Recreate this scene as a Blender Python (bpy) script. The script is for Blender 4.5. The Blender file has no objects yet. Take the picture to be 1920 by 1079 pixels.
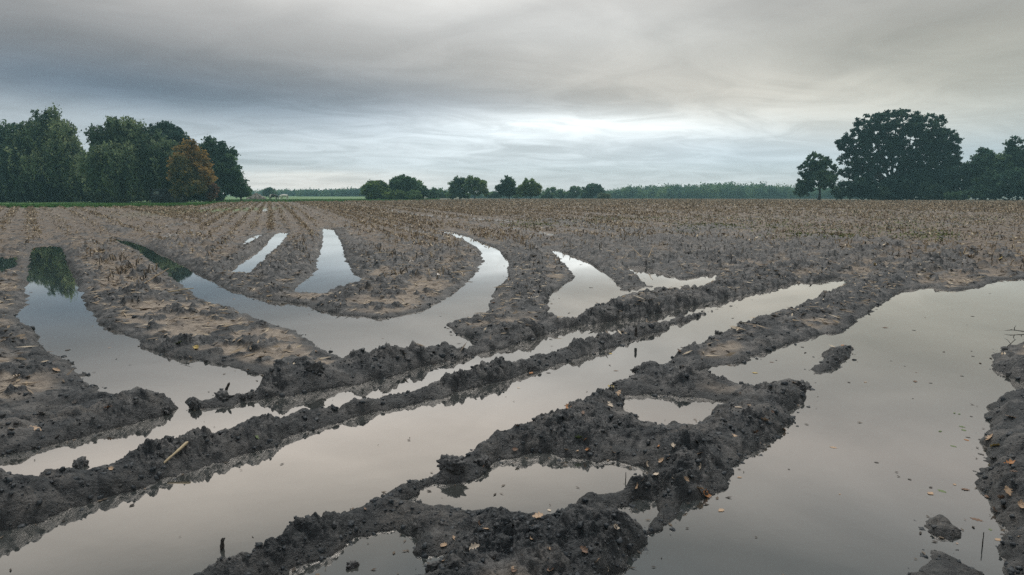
import bpy, math, random
import numpy as np
R = math.radians
scene = bpy.context.scene
col = scene.collection

# ------------------------------------------------------------------ camera
CAM_H, FPX, HORIZ = 1.65, 1280.0, 365.0
PITCH = math.atan((539.5 - HORIZ) / FPX)
cam_d = bpy.data.cameras.new("camera")
cam = bpy.data.objects.new("camera", cam_d)
col.objects.link(cam)
cam.location = (0, 0, CAM_H)
cam.rotation_euler = (math.pi / 2 - PITCH, 0, 0)
cam_d.sensor_width = 36.0
cam_d.lens = 24.0
cam_d.clip_start = 0.05
cam_d.clip_end = 20000
scene.camera = cam
CP, SP = math.cos(PITCH), math.sin(PITCH)


def ray(px, py):
    rx = (px - 960.0) / FPX
    up = (539.5 - py) / FPX
    return rx, CP + up * SP, -SP + up * CP


def gp(px, py, z=0.0):
    """point of the ground plane z seen at a photo pixel"""
    dx, dy, dz = ray(px, py)
    t = (z - CAM_H) / dz
    return dx * t, dy * t


def pt(px, py, Y):
    dx, dy, dz = ray(px, py)
    t = Y / dy
    return np.array((dx * t, Y, CAM_H + dz * t))


# ------------------------------------------------------------------ colour management
scene.view_settings.view_transform = 'Standard'
scene.view_settings.look = 'None'
scene.view_settings.gamma = 1.0
scene.view_settings.exposure = 0.3
scene.view_settings.use_curve_mapping = False
scene.cycles.volume_bounces = 0
scene.cycles.max_bounces = 6
scene.cycles.volume_step_rate = 10
scene.cycles.use_denoising = False

# ------------------------------------------------------------------ sun
SUN_EL, SUN_AZ = R(56), R(6)          # azimuth to the right of the view
sun_d = bpy.data.lights.new("sun", 'SUN')
sun_d.energy = 1.5
sun_d.angle = R(14)
sun_d.color = (1.0, 0.95, 0.88)
sun = bpy.data.objects.new("sun", sun_d)
col.objects.link(sun)
sun.location = (0, 0, 60)
sun.rotation_euler = (math.pi / 2 - SUN_EL, 0, math.pi - SUN_AZ)

# ------------------------------------------------------------------ sky (world)
world = bpy.data.worlds.new("World")
scene.world = world
world.use_nodes = True
wt = world.node_tree
wt.nodes.clear()


class E:
    """tiny expression builder over math nodes"""
    tree = None

    def __init__(self, v):
        self.v = v

    @staticmethod
    def op(kind, *a):
        n = E.tree.nodes.new('ShaderNodeMath')
        n.operation = kind
        for i, x in enumerate(a):
            x = x.v if isinstance(x, E) else x
            if isinstance(x, (int, float)):
                n.inputs[i].default_value = x
            else:
                E.tree.links.new(x, n.inputs[i])
        return E(n.outputs[0])

    def __add__(s, o): return E.op('ADD', s, o)
    __radd__ = __add__
    def __sub__(s, o): return E.op('SUBTRACT', s, o)
    def __rsub__(s, o): return E.op('SUBTRACT', o, s)
    def __mul__(s, o): return E.op('MULTIPLY', s, o)
    __rmul__ = __mul__
    def __truediv__(s, o): return E.op('DIVIDE', s, o)


def new(tree, t, **kw):
    n = tree.nodes.new(t)
    for k, v in kw.items():
        setattr(n, k, v)
    return n


E.tree = wt
tc = new(wt, 'ShaderNodeTexCoord')
sep = new(wt, 'ShaderNodeSeparateXYZ')
wt.links.new(tc.outputs['Generated'], sep.inputs[0])
dX, dY, dZ = (E(sep.outputs[i]) for i in range(3))
AZ = E.op('ARCTAN2', dX, dY)
EL = E.op('ARCSINE', dZ)


def noise_tex(tree, vec, scale, detail=5, rough=0.55, dist=0.0):
    n = new(tree, 'ShaderNodeTexNoise')
    n.inputs['Scale'].default_value = scale
    n.inputs['Detail'].default_value = detail
    n.inputs['Roughness'].default_value = rough
    n.inputs['Distortion'].default_value = dist
    tree.links.new(vec, n.inputs['Vector'])
    return n


def combine(tree, x, y, z):
    c = new(tree, 'ShaderNodeCombineXYZ')
    for i, v in enumerate((x, y, z)):
        v = v.v if isinstance(v, E) else v
        if isinstance(v, (int, float)):
            c.inputs[i].default_value = v
        else:
            tree.links.new(v, c.inputs[i])
    return c.outputs[0]


def ss(e, a, b):
    n = new(E.tree, 'ShaderNodeMapRange', interpolation_type='SMOOTHSTEP')
    E.tree.links.new(e.v, n.inputs[0])
    n.inputs[1].default_value = a
    n.inputs[2].default_value = b
    return E(n.outputs[0])


zc = E.op('MAXIMUM', dZ, 0.0) + 0.10
vec_plane = combine(wt, (dX / zc) * 0.62 + (dY / zc) * 0.12, (dY / zc) * .85 - (dX / zc) * 0.24, 0.3)
n_big = E(noise_tex(wt, vec_plane, 0.75, 6, 0.52, 0.6).outputs[0])
vec_str = combine(wt, AZ * 2.2 + EL * 1.5, EL * 26.0 + AZ * 1.2, 1.7)
n_str = E(noise_tex(wt, vec_str, 1.5, 7, 0.58, 0.4).outputs[0])
vec_soft = combine(wt, AZ * 2.6 - EL * 3.0, EL * 9.0 - AZ * 1.6, 4.2)
n_soft = E(noise_tex(wt, vec_soft, 1.2, 5, 0.5, 0.5).outputs[0])


def px_dir(px, py):
    x, y, z = ray(px, py)
    return math.atan2(x, y), math.atan2(z, math.hypot(x, y))


def blob(px, py, sx, sy, tilt=0.0):
    """soft cloud patch given by its direction (az, el) and angular size"""
    a0, e0 = px_dir(px, py)
    da = (AZ - a0)
    de = (EL - e0) + da * tilt
    q = E.op('POWER', E.op('ABSOLUTE', da * (FPX / sx)), 2.0) + E.op('POWER', E.op('ABSOLUTE', de * (FPX / sy)), 2.0)
    return E.op('EXPONENT', q * -0.5)


ramp = new(wt, 'ShaderNodeValToRGB')
wt.links.new((EL / (math.pi / 2)).v, ramp.inputs[0])
SKY = [(-2, (.60, .63, .65)), (0.3, (.66, .69, .70)), (2.5, (.52, .575, .615)), (5, (.43, .47, .505)), (7.5, (.39, .405, .42)),
       (11, (.37, .372, .37)), (15, (.405, .40, .39)), (19, (.45, .43, .41)), (23, (.31, .315, .31)), (27.5, (.13, .145, .15)), (36, (.17, .19, .20)), (44, (.36, .38, .40)),
       (52, (1.0, 1.03, 1.07)), (90, (1.35, 1.40, 1.46))]
cr = ramp.color_ramp
while len(cr.elements) < len(SKY):
    cr.elements.new(0.5)
for e, (el, c) in zip(cr.elements, SKY):
    e.position = max(0.0, el / 90.0)
    e.color = (*c, 1)
sepc = new(wt, 'ShaderNodeSeparateColor')
wt.links.new(ramp.outputs[0], sepc.inputs[0])
rgb = [E(sepc.outputs[i]) for i in range(3)]
PATCH = [  # px, py, sx, sy, tilt, rgb added
    (1050, 234, 170, 17, 0.00, (.42, .44, .43)),
    (1040, 268, 330, 46, 0.00, (.24, .25, .25)),
    (860, 268, 120, 14, 0.00, (.07, .08, .08)),
    (930, 20, 330, 60, 0.15, (.20, .205, .205)),
    (620, 110, 420, 60, 0.10, (.05, .045, .04)),
    (1330, 185, 270, 45, 0.12, (.13, .10, .065)),
    (1900, 200, 320, 90, 0.0, (.035, .02, -.03)),
    (1560, 90, 500, 90, 0.0, (-.045, -.05, -.07)),
    (560, 205, 330, 30, 0.06, (-.15, -.135, -.11)),
    (760, 170, 280, 26, 0.08, (-.12, -.115, -.105)),
    (60, 150, 260, 50, 0.05, (-.15, -.14, -.125)),
    (60, 20, 300, 60, 0.0, (-.12, -.118, -.112)),
    (1080, 175, 200, 26, 0.12, (-.07, -.07, -.07)),
    (1420, 285, 170, 26, 0.04, (-.05, -.02, .02)),
    (1860, 290, 130, 26, 0.0, (-.09, -.06, -.02)),
    (560, 338, 170, 13, 0.0, (.26, .19, .13)),
    (600, 327, 55, 3.5, 0.0, (.20, .18, .15)),
    (600, 352, 120, 5, 0.0, (.08, .05, .03)),
    (560, -230, 560, 85, 0.0, (.30, .255, .205)),
    (760, -90, 500, 60, 0.0, (.10, .095, .085)),
    (100, 220, 200, 18, 0.0, (.05, .05, .045)),
]
vec_wisp = combine(wt, (dX / zc) * 1.25 + (dY / zc) * .3, (dY / zc) * 1.5 - (dX / zc) * 0.5, 7.7)
n_wisp = E(noise_tex(wt, vec_wisp, 1.1, 9, 0.62, 1.1).outputs[0])
rag = ss(n_wisp, .38, .62)
mod = (n_big - 0.5) * 0.55 + (n_soft - 0.5) * 0.45 + (n_str - 0.5) * (0.42 * blob(900, 310, 1000, 55)) + (n_wisp - .5) * .34 + (rag - .5) * (.16 * blob(980, 250, 600, 60)) + 1.0
# the bright, thin part of the cloud lies ahead; behind the camera the cover is thick
back = new(wt, 'ShaderNodeMapRange', interpolation_type='SMOOTHSTEP')
wt.links.new(dY.v, back.inputs[0])
for k_, v_ in ((1, -0.35), (2, 0.40), (3, 0.80), (4, 1.0)):
    back.inputs[k_].default_value = v_
mod = mod * E(back.outputs[0])
out = []
blobs = [blob(*p[:5]) for p in PATCH]
for k in range(3):
    s = rgb[k]
    for p, b in zip(PATCH, blobs):
        s = s + b * p[5][k]
    s = E.op('MAXIMUM', s * mod, 0.03)
    out.append(s)
comb = new(wt, 'ShaderNodeCombineColor')
for i in range(3):
    wt.links.new(out[i].v, comb.inputs[i])
sky = new(wt, 'ShaderNodeTexSky', sky_type='NISHITA', sun_disc=False)
sky.sun_elevation = SUN_EL
sky.sun_rotation = SUN_AZ
bg_sky = new(wt, 'ShaderNodeBackground')
bg_sky.inputs[1].default_value = 0.08
wt.links.new(sky.outputs[0], bg_sky.inputs[0])
bg_cloud = new(wt, 'ShaderNodeBackground')
bg_cloud.inputs[1].default_value = 1.0
wt.links.new(comb.outputs[0], bg_cloud.inputs[0])
mixw = new(wt, 'ShaderNodeMixShader')
mixw.inputs[0].default_value = 0.95     # nearly closed cloud cover
wt.links.new(bg_sky.outputs[0], mixw.inputs[1])
wt.links.new(bg_cloud.outputs[0], mixw.inputs[2])
wo = new(wt, 'ShaderNodeOutputWorld')
wt.links.new(mixw.outputs[0], wo.inputs[0])

# ------------------------------------------------------------------ helpers
rng = np.random.default_rng(7)
random.seed(7)


def smooth(a, b, x):
    t = np.clip((x - a) / (b - a), 0, 1)      # works downwards too (a > b)
    return t * t * (3 - 2 * t)


_ang = np.random.default_rng(3).random(4096).astype(np.float32) * 2 * np.pi
_gx, _gy = np.cos(_ang), np.sin(_ang)


def N2(x, y, seed=0):
    """gradient noise, about -0.7..0.7"""
    xi = np.floor(x)
    yi = np.floor(y)
    fx = (x - xi).astype(np.float32)
    fy = (y - yi).astype(np.float32)
    xi = xi.astype(np.int64)
    yi = yi.astype(np.int64)

    def g(ix, iy, dx, dy):
        h = (ix * 374761393 + iy * 668265263 + seed * 974711) & 0xffffffff
        h = ((h ^ (h >> 13)) * 1274126177) & 0xffffffff
        h = (h ^ (h >> 16)) & 4095
        return _gx[h] * dx + _gy[h] * dy
    u = fx * fx * fx * (fx * (fx * 6 - 15) + 10)
    v = fy * fy * fy * (fy * (fy * 6 - 15) + 10)
    a = g(xi, yi, fx, fy)
    b = g(xi + 1, yi, fx - 1, fy)
    c = g(xi, yi + 1, fx, fy - 1)
    d = g(xi + 1, yi + 1, fx - 1, fy - 1)
    return (a + (b - a) * u) + ((c + (d - c) * u) - (a + (b - a) * u)) * v


def worley(x, y, seed):
    """distance to the edge between cells, and a random number per cell"""
    xi = np.floor(x).astype(np.int64)
    yi = np.floor(y).astype(np.int64)
    f1 = np.full(x.shape, 9.0, np.float32)
    f2 = np.full(x.shape, 9.0, np.float32)
    rid_ = np.zeros(x.shape, np.float32)
    tab = np.random.default_rng(seed).random((3, 4096)).astype(np.float32)
    for i in (-1, 0, 1):
        for j in (-1, 0, 1):
            hsh = ((xi + i) * 374761393 + (yi + j) * 668265263 + seed * 974711) & 0xffffffff
            hsh = ((hsh ^ (hsh >> 13)) * 1274126177) & 0xffffffff
            hsh = (hsh ^ (hsh >> 16)) & 4095
            d = np.sqrt((xi + i + tab[0][hsh] - x) ** 2 + (yi + j + tab[1][hsh] - y) ** 2).astype(np.float32)
            m1 = d < f1
            f2 = np.where(m1, f1, np.minimum(f2, d))
            rid_ = np.where(m1, tab[2][hsh], rid_)
            f1 = np.where(m1, d, f1)
    return f2 - f1, rid_


def tag(o, label=None, cat=None, group=None, kind=None):
    if label: o['label'] = label
    if cat: o['category'] = cat
    if group: o['group'] = group
    if kind: o['kind'] = kind
    return o


def mesh_np(name, verts, faces_flat, nper, mat=None, smooth_shade=False, attrs=None):
    """verts (n,3), faces_flat int array with nper corners per face"""
    me = bpy.data.meshes.new(name)
    verts = np.ascontiguousarray(verts, dtype=np.float32)
    faces_flat = np.ascontiguousarray(faces_flat, dtype=np.int32).ravel()
    nf = len(faces_flat) // nper
    me.vertices.add(len(verts))
    me.vertices.foreach_set('co', verts.ravel())
    me.loops.add(len(faces_flat))
    me.loops.foreach_set('vertex_index', faces_flat)
    me.polygons.add(nf)
    me.polygons.foreach_set('loop_start', np.arange(nf, dtype=np.int32) * nper)
    if attrs:
        for k, a in attrs.items():
            at = me.attributes.new(k, 'FLOAT', 'POINT')
            at.data.foreach_set('value', np.ascontiguousarray(a, dtype=np.float32).ravel())
    if mat: me.materials.append(mat)
    me.update(calc_edges=True)
    if smooth_shade:
        me.polygons.foreach_set('use_smooth', np.ones(nf, dtype=bool))
    return me


def link(name, me, parent=None):
    o = bpy.data.objects.new(name, me)
    col.objects.link(o)
    if parent: o.parent = parent
    return o


def empty(name, loc, rz=0.0):
    o = bpy.data.objects.new(name, None)
    o.empty_display_size = 0.3
    col.objects.link(o)
    o.location = loc
    o.rotation_euler = (0, 0, rz)
    return o


# ------------------------------------------------------------------ materials
def mat(name):
    m = bpy.data.materials.new(name)
    m.use_nodes = True
    m.node_tree.nodes.clear()
    o = new(m.node_tree, 'ShaderNodeOutputMaterial')
    return m, m.node_tree, o


def simple_mat(name, color, rough=0.7, var=0.25, scale=6.0, spec=0.3, island=False):
    m, t, o = mat(name)
    p = new(t, 'ShaderNodeBsdfPrincipled')
    p.inputs['Roughness'].default_value = rough
    p.inputs['Specular IOR Level'].default_value = spec
    g = new(t, 'ShaderNodeTexCoord')
    n = noise_tex(t, g.outputs['Object'], scale, 5, 0.6)
    r = new(t, 'ShaderNodeValToRGB')
    r.color_ramp.elements[0].position = 0.3
    r.color_ramp.elements[1].position = 0.7
    r.color_ramp.elements[0].color = (*[c * (1 - var) for c in color], 1)
    r.color_ramp.elements[1].color = (*[min(1, c * (1 + var)) for c in color], 1)
    if island:
        ge = new(t, 'ShaderNodeNewGeometry')
        t.links.new(ge.outputs['Random Per Island'], r.inputs[0])
        r.color_ramp.elements[0].position = 0.0
        r.color_ramp.elements[1].position = 1.0
    else:
        t.links.new(n.outputs[0], r.inputs[0])
    t.links.new(r.outputs[0], p.inputs['Base Color'])
    t.links.new(p.outputs[0], o.inputs[0])
    return m


def ramp_mat(name, stops, rough=0.7, spec=0.3, attr=None, bump=0.0, bscale=20, thin=0.0):
    """colour picked per island (or by an attribute) from a list of colours"""
    m, t, o = mat(name)
    p = new(t, 'ShaderNodeBsdfPrincipled')
    p.inputs['Roughness'].default_value = rough
    p.inputs['Specular IOR Level'].default_value = spec
    r = new(t, 'ShaderNodeValToRGB')
    while len(r.color_ramp.elements) < len(stops):
        r.color_ramp.elements.new(0.5)
    for i, (e, c) in enumerate(zip(r.color_ramp.elements, stops)):
        e.position = i / (len(stops) - 1)
        e.color = (*c, 1)
    if attr:
        a = new(t, 'ShaderNodeAttribute', attribute_name=attr)
        t.links.new(a.outputs['Fac'], r.inputs[0])
    else:
        ge = new(t, 'ShaderNodeNewGeometry')
        t.links.new(ge.outputs['Random Per Island'], r.inputs[0])
    t.links.new(r.outputs[0], p.inputs['Base Color'])
    if bump:
        g = new(t, 'ShaderNodeTexCoord')
        n = noise_tex(t, g.outputs['Object'], bscale, 6, 0.65)
        b = new(t, 'ShaderNodeBump')
        b.inputs['Strength'].default_value = bump
        b.inputs['Distance'].default_value = 0.02
        t.links.new(n.outputs[0], b.inputs['Height'])
        t.links.new(b.outputs[0], p.inputs['Normal'])
    if thin:                                  # leaves let light through
        tr = new(t, 'ShaderNodeBsdfTranslucent')
        t.links.new(r.outputs[0], tr.inputs[0])
        mx_ = new(t, 'ShaderNodeMixShader')
        mx_.inputs[0].default_value = thin
        t.links.new(p.outputs[0], mx_.inputs[1])
        t.links.new(tr.outputs[0], mx_.inputs[2])
        t.links.new(mx_.outputs[0], o.inputs[0])
    else:
        t.links.new(p.outputs[0], o.inputs[0])
    return m


# ------------------------------------------------------------------ layout of ruts and puddles (photo pixels -> ground)
WATER = {
 'left': [(60, 463), (90, 459), (118, 464), (126, 490), (140, 520), (150, 548), (165, 580), (190, 610), (245, 632), (280, 655), (330, 672), (390, 678),
          (430, 690), (520, 706), (495, 722), (468, 732), (478, 742), (440, 748), (400, 752), (345, 766), (338, 762), (310, 752), (280, 742), (240, 752), (205, 748), (180, 735), (155, 700),
          (115, 673), (68, 655), (76, 635), (25, 590), (48, 572), (50, 540), (52, 500)],
 'narrow': [(-200, 905), (0, 855), (90, 838), (200, 808), (290, 784), (345, 766), (400, 764), (440, 762), (475, 750), (520, 745), (600, 735), (700, 714), (800, 688), (900, 665), (985, 641), (1075, 612),
            (1180, 598), (1250, 585), (1330, 566), (1400, 552), (1500, 526), (1512, 534), (1420, 562), (1350, 580), (1260, 602), (1190, 620),
            (1080, 652), (990, 680), (830, 722), (720, 752), (620, 776), (540, 792), (400, 826), (330, 843), (270, 858), (110, 905), (0, 930), (-200, 990)],
 'main': [(-300, 1110), (0, 1003), (100, 975), (200, 935), (350, 885), (480, 850), (600, 800), (740, 767), (860, 738), (960, 710), (1060, 680), (1200, 635),
          (1280, 605), (1380, 570), (1440, 548), (1520, 528), (1582, 519), (1588, 530), (1545, 560), (1455, 598), (1390, 616), (1300, 655), (1240, 686), (1185, 708), (1110, 752),
          (1010, 797), (910, 840), (840, 877), (795, 897), (710, 942), (610, 985), (510, 1032), (430, 1066), (320, 1110), (100, 1220), (-300, 1300)],
 'bend': [(205, 447), (225, 448), (270, 462), (330, 490), (365, 510), (420, 540), (480, 560), (560, 570), (640, 592), (720, 598), (790, 585), (820, 570), (850, 550),
          (888, 520), (905, 490), (900, 470), (870, 452), (838, 439), (800, 430), (842, 434), (880, 445), (930, 465), (955, 490), (955, 525), (930, 545), (920, 565), (915, 590),
          (870, 601), (830, 612), (872, 632), (897, 652), (862, 664), (800, 660), (720, 668), (690, 664), (672, 668), (682, 682), (652, 682), (618, 664), (590, 646), (555, 622), (500, 607), (450, 588), (400, 571), (360, 557),
          (340, 535), (300, 505), (255, 470)],
 'rut_a': [(430, 508), (450, 490), (480, 475), (500, 455), (520, 435), (543, 433), (536, 445), (522, 462), (492, 490), (462, 517), (437, 520)],
 'rut_b': [(450, 462), (470, 445), (495, 438), (482, 450), (458, 463)],
 'rut_c': [(604, 427), (625, 430), (640, 455), (650, 490), (665, 515), (692, 522), (640, 542), (600, 553), (555, 555), (547, 547), (590, 510), (600, 470), (606, 445)],
 'arc': [(1030, 467), (1062, 474), (1094, 486), (1126, 506), (1152, 526), (1168, 545), (1190, 538), (1226, 538), (1222, 548), (1170, 556), (1122, 578), (1094, 592), (1068, 607), (1038, 606),
         (1027, 577), (1030, 552), (1060, 532), (1078, 520), (1060, 498)],
 'fork': [(1172, 500), (1210, 501), (1240, 510), (1275, 524), (1310, 518), (1348, 511), (1340, 528), (1295, 548), (1250, 546), (1205, 532)],
 'glint': [(1156, 468), (1192, 468), (1192, 477), (1160, 477)],
 'glint_b': [(1270, 437), (1300, 436), (1300, 440), (1274, 441)],
 'big': [(1648, 574), (1690, 545), (1745, 538), (1780, 548), (1830, 540), (1880, 525), (1960, 520), (2300, 540), (2300, 700), (1960, 640), (1905, 645), (1872, 660), (1858, 690), (1885, 705), (1930, 718),
         (1930, 742), (1870, 752), (1852, 762), (1850, 800), (1835, 870), (1850, 930), (1862, 960), (1878, 1000), (1872, 1030), (1885, 1079), (1930, 1300), (1000, 1300), (1140, 1085),
         (1180, 1040), (1235, 988), (1290, 945), (1350, 915), (1400, 868), (1470, 798), (1512, 742), (1518, 718), (1470, 718), (1425, 726), (1350, 718), (1280, 704),
         (1290, 695), (1390, 680), (1440, 660), (1500, 640), (1580, 622), (1620, 592)],
 'pool_a': [(1160, 768), (1170, 745), (1220, 740), (1300, 747), (1362, 757), (1335, 780), (1302, 806), (1262, 792), (1240, 800), (1228, 814), (1200, 802), (1168, 806), (1164, 797), (1195, 788), (1190, 780)],
 'pool_b': [(765, 942), (800, 917), (850, 908), (885, 898), (930, 872), (1000, 853), (1070, 857), (1150, 864), (1207, 882), (1197, 907), (1150, 925), (1090, 935), (1077, 960), (1020, 973),
            (950, 975), (850, 968), (800, 952)],
 'pool_c': [(1130, 980), (1165, 955), (1200, 938), (1242, 930), (1236, 970), (1205, 1000), (1165, 995)],
 'pool_d': [(500, 1100), (600, 1042), (680, 1007), (742, 992), (772, 1012), (782, 1040), (832, 1046), (800, 1079), (720, 1130), (560, 1180)],
 'far_left': [(-140, 480), (0, 479), (35, 481), (30, 500), (0, 514), (-120, 530)],
 'edge_spot': [(75, 770), (108, 766), (104, 775), (80, 778)],
 'edge_glint': [(0, 586), (16, 588), (10, 594), (0, 595)],
}
ISLANDS = [
 [(1522, 697), (1545, 664), (1588, 648), (1600, 653), (1582, 682), (1532, 704)],
 [(1742, 975), (1768, 968), (1786, 1000), (1780, 1012), (1752, 1003)],
 [(1728, 1060), (1748, 1036), (1774, 1032), (1790, 1056), (1830, 1079), (1840, 1110), (1722, 1100)],
 [(400, 742), (418, 733), (438, 744), (432, 756), (410, 758)],
 [(348, 756), (362, 748), (382, 758), (372, 768), (354, 766)],
]
RIDGES = [  # polyline in pixels, height, half width
 ([(-150, 1015), (0, 965), (110, 930), (270, 878), (400, 840)], .165, .26),
 ([(400, 840), (540, 799), (640, 774), (830, 732), (960, 695)], .105, .20),
 ([(960, 695), (1080, 662), (1200, 625), (1350, 582), (1450, 552), (1580, 508)], .075, .16),
 ([(0, 835), (90, 820), (200, 792), (280, 768), (330, 765)], .10, .26),
 ([(505, 735), (560, 722), (640, 712), (740, 690), (830, 678)], .15, .30),
 ([(860, 636), (930, 640), (1010, 632), (1110, 612), (1160, 600)], .13, .40),
 ([(1090, 606), (1180, 590), (1280, 566), (1380, 542), (1480, 512), (1600, 482), (1680, 466)], .10, .30),
 ([(270, 1110), (400, 1060), (560, 1000), (700, 935), (830, 875), (950, 822), (1080, 765), (1180, 712), (1260, 672), (1340, 640), (1440, 610), (1540, 575), (1640, 535), (1740, 500), (1820, 480)], .11, .24),
 ([(830, 1060), (940, 1015), (1050, 1035), (1120, 1050)], .10, .26),
 ([(1265, 915), (1350, 850), (1420, 790), (1490, 735)], .10, .26),
 ([(1200, 712), (1300, 722), (1400, 735), (1480, 735)], .08, .2),
 ([(990, 835), (1080, 810), (1180, 830), (1280, 840)], .09, .3),
 ([(780, 960), (860, 990), (960, 1000)], .06, .25),
 ([(1935, 700), (1900, 800), (1890, 900), (1910, 1000), (1930, 1079)], .09, .35),
 ([(1540, 690), (1585, 662)], .05, .12),
 ([(0, 620), (60, 660), (130, 720), (170, 770)], .05, .35),
 ([(605, 440), (560, 470), (500, 520)], .06, .45),
 ([(640, 430), (665, 470), (700, 505)], .09, .4),
 ([(290, 460), (370, 500), (440, 530), (540, 555)], .07, .35),
 ([(430, 500), (470, 470), (510, 440)], .09, .3),
 ([(850, 440), (905, 465)], .05, .4),
 ([(960, 470), (990, 540), (1000, 600)], .06, .5),
 ([(1075, 468), (1160, 508), (1200, 532)], .10, .3),
 ([(1240, 500), (1340, 490), (1480, 475)], .12, .6),
 ([(1290, 438), (1340, 432)], .22, .7),
 ([(1180, 460), (1260, 452), (1420, 470)], .13, .9),
 ([(1040, 420), (1120, 430), (1180, 440)], .12, 1.0),
 ([(1640, 545), (1760, 500), (1800, 495)], .07, .3),
 ([(1480, 470), (1560, 452), (1680, 465)], .12, .6),
 ([(200, 432), (235, 440)], .13, .45),
 ([(130, 475), (150, 540)], .07, .3),
]
CHURN = [  # soft dark churned patches: px, py, radius in px x/y
 (1150, 470, 260, 38, 1.0), (1400, 470, 260, 26, .9), (1320, 440, 120, 16, 1.0), (760, 490, 150, 40, .75), (560, 500, 120, 50, .8),
 (640, 555, 80, 22, .7), (60, 800, 180, 70, .75), (150, 760, 120, 50, .6), (40, 560, 60, 60, .5), (1560, 500, 150, 30, .6),
 (450, 630, 110, 30, .45), (330, 600, 100, 25, .30), (770, 520, 60, 30, .8), (1000, 520, 80, 60, .5), (1300, 860, 200, 90, 1.0),
 (980, 1035, 260, 60, 1.0), (1080, 800, 160, 60, .9), (60, 460, 90, 20, .6), (350, 455, 120, 16, .5), (1780, 500, 120, 30, .5), (1900, 850, 80, 300, .9),
 (1040, 425, 160, 12, .6), (1300, 640, 80, 30, .5),
]
polys = [np.array([gp(x, y) for x, y in p]) for p in WATER.values()]
isles = [np.array([gp(x, y) for x, y in p]) for p in ISLANDS]
ridges = [(np.array([gp(x, y) for x, y in p]), h * .80, w) for p, h, w in RIDGES]
churns = []
for (x, y, rx, ry, s) in CHURN:
    c = gp(x, y)
    e1 = gp(x + rx, y)
    e2 = gp(x, y - ry)
    churns.append((c, math.dist(c, e1), math.dist(c, e2), s))


def seg_dist(P, a, b):
    d = b - a
    l2 = float(d @ d) + 1e-12
    t = np.clip(((P[..., 0] - a[0]) * d[0] + (P[..., 1] - a[1]) * d[1]) / l2, 0, 1)
    return (P[..., 0] - a[0] - t * d[0]) ** 2 + (P[..., 1] - a[1] - t * d[1]) ** 2


def poly_sd(P, poly):
    """negative inside"""
    best = np.full(P.shape[:-1], 1e9, np.float32)
    ins = np.zeros(P.shape[:-1], bool)
    n = len(poly)
    for i in range(n):
        a, b = poly[i], poly[(i + 1) % n]
        np.minimum(best, seg_dist(P, a, b), out=best)
        if a[1] != b[1]:
            c = ((a[1] > P[..., 1]) != (b[1] > P[..., 1])) & (P[..., 0] < (b[0] - a[0]) * (P[..., 1] - a[1]) / (b[1] - a[1]) + a[0])
            ins ^= c
    best = np.sqrt(best)
    return np.where(ins, -best, best)


# coarse polar grid, uniform in r^-0.5 and azimuth
CT0, CT1, CNR, CNA, CAZ = 0.5 ** -0.5, 62 ** -0.5, 620, 620, R(62)
ct = np.linspace(CT0, CT1, CNR)
ca = np.linspace(-CAZ, CAZ, CNA)
cr_ = ct ** -2.0
P = np.stack([cr_[:, None] * np.sin(ca)[None], cr_[:, None] * np.cos(ca)[None]], -1).astype(np.float32)
sd_c = np.full(P.shape[:2], 9.0, np.float32)
for p in polys:
    sd_c = np.minimum(sd_c, poly_sd(P, p))
for p in isles:
    sd_c = np.maximum(sd_c, -poly_sd(P, p))
rid_c = np.zeros(P.shape[:2], np.float32)
for pl, h, w in ridges:
    best = np.full(P.shape[:2], 1e9, np.float32)
    for a, b in zip(pl[:-1], pl[1:]):
        np.minimum(best, seg_dist(P, a, b), out=best)
    rid_c = np.maximum(rid_c, h * np.exp(-best / (w * w)))
chu_c = np.zeros(P.shape[:2], np.float32)
for c, rx, ry, s in churns:
    q = ((P[..., 0] - c[0]) / rx) ** 2 + ((P[..., 1] - c[1]) / ry) ** 2
    chu_c = np.maximum(chu_c, s * np.exp(-q))


def coarse(field, r, az, fill):
    ti = (np.clip(r, .501, 61.9) ** -0.5 - CT0) / (CT1 - CT0) * (CNR - 1)
    ai = (np.clip(az, -CAZ, CAZ) + CAZ) / (2 * CAZ) * (CNA - 1)
    i = np.clip(ti.astype(int), 0, CNR - 2)
    j = np.clip(ai.astype(int), 0, CNA - 2)
    u = (ti - i).astype(np.float32)
    v = (ai - j).astype(np.float32)
    f = (field[i, j] * (1 - u) + field[i + 1, j] * u) * (1 - v) + (field[i, j + 1] * (1 - u) + field[i + 1, j + 1] * u) * v
    return np.where((r < 61.5) & (np.abs(az) < CAZ), f, fill).astype(np.float32)


def zbase(x, y):
    r = np.hypot(x, y)
    az = np.arctan2(x, y)
    return 0.30 * smooth(16, 70, r) - 2.6 * smooth(215, 420, r) * smooth(R(-6), R(0), az)


# field limit as distance by azimuth
EDGE = [(-400, 390), (0, 390), (300, 389), (380, 387), (420, 381), (450, 379.5), (520, 379.5), (640, 378.5), (700, 377.5), (800, 376), (880, 374.5), (1100, 374), (1400, 374.6), (1560, 376), (1920, 376.5), (2400, 377)]
e_az, e_r = [], []
for x, y in EDGE:
    q = gp(x, y, 0.3)
    e_az.append(math.atan2(q[0], q[1]))
    e_r.append(math.hypot(*q))


def edge_r(az):
    return np.interp(az, e_az, e_r)


ROW_A, ROW_B, ROW_S = R(-19.4), R(-35.0), 0.75


def row_coord(x, y):
    """distance across the crop rows; the left headland rows run another way"""
    az = np.arctan2(x, y)
    isB = (az < R(-24.5))
    th = np.where(isB, ROW_B, ROW_A)
    return (x * np.cos(th) - y * np.sin(th)) * np.where(isB, 1 / 1.6, 1.0), isB


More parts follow.
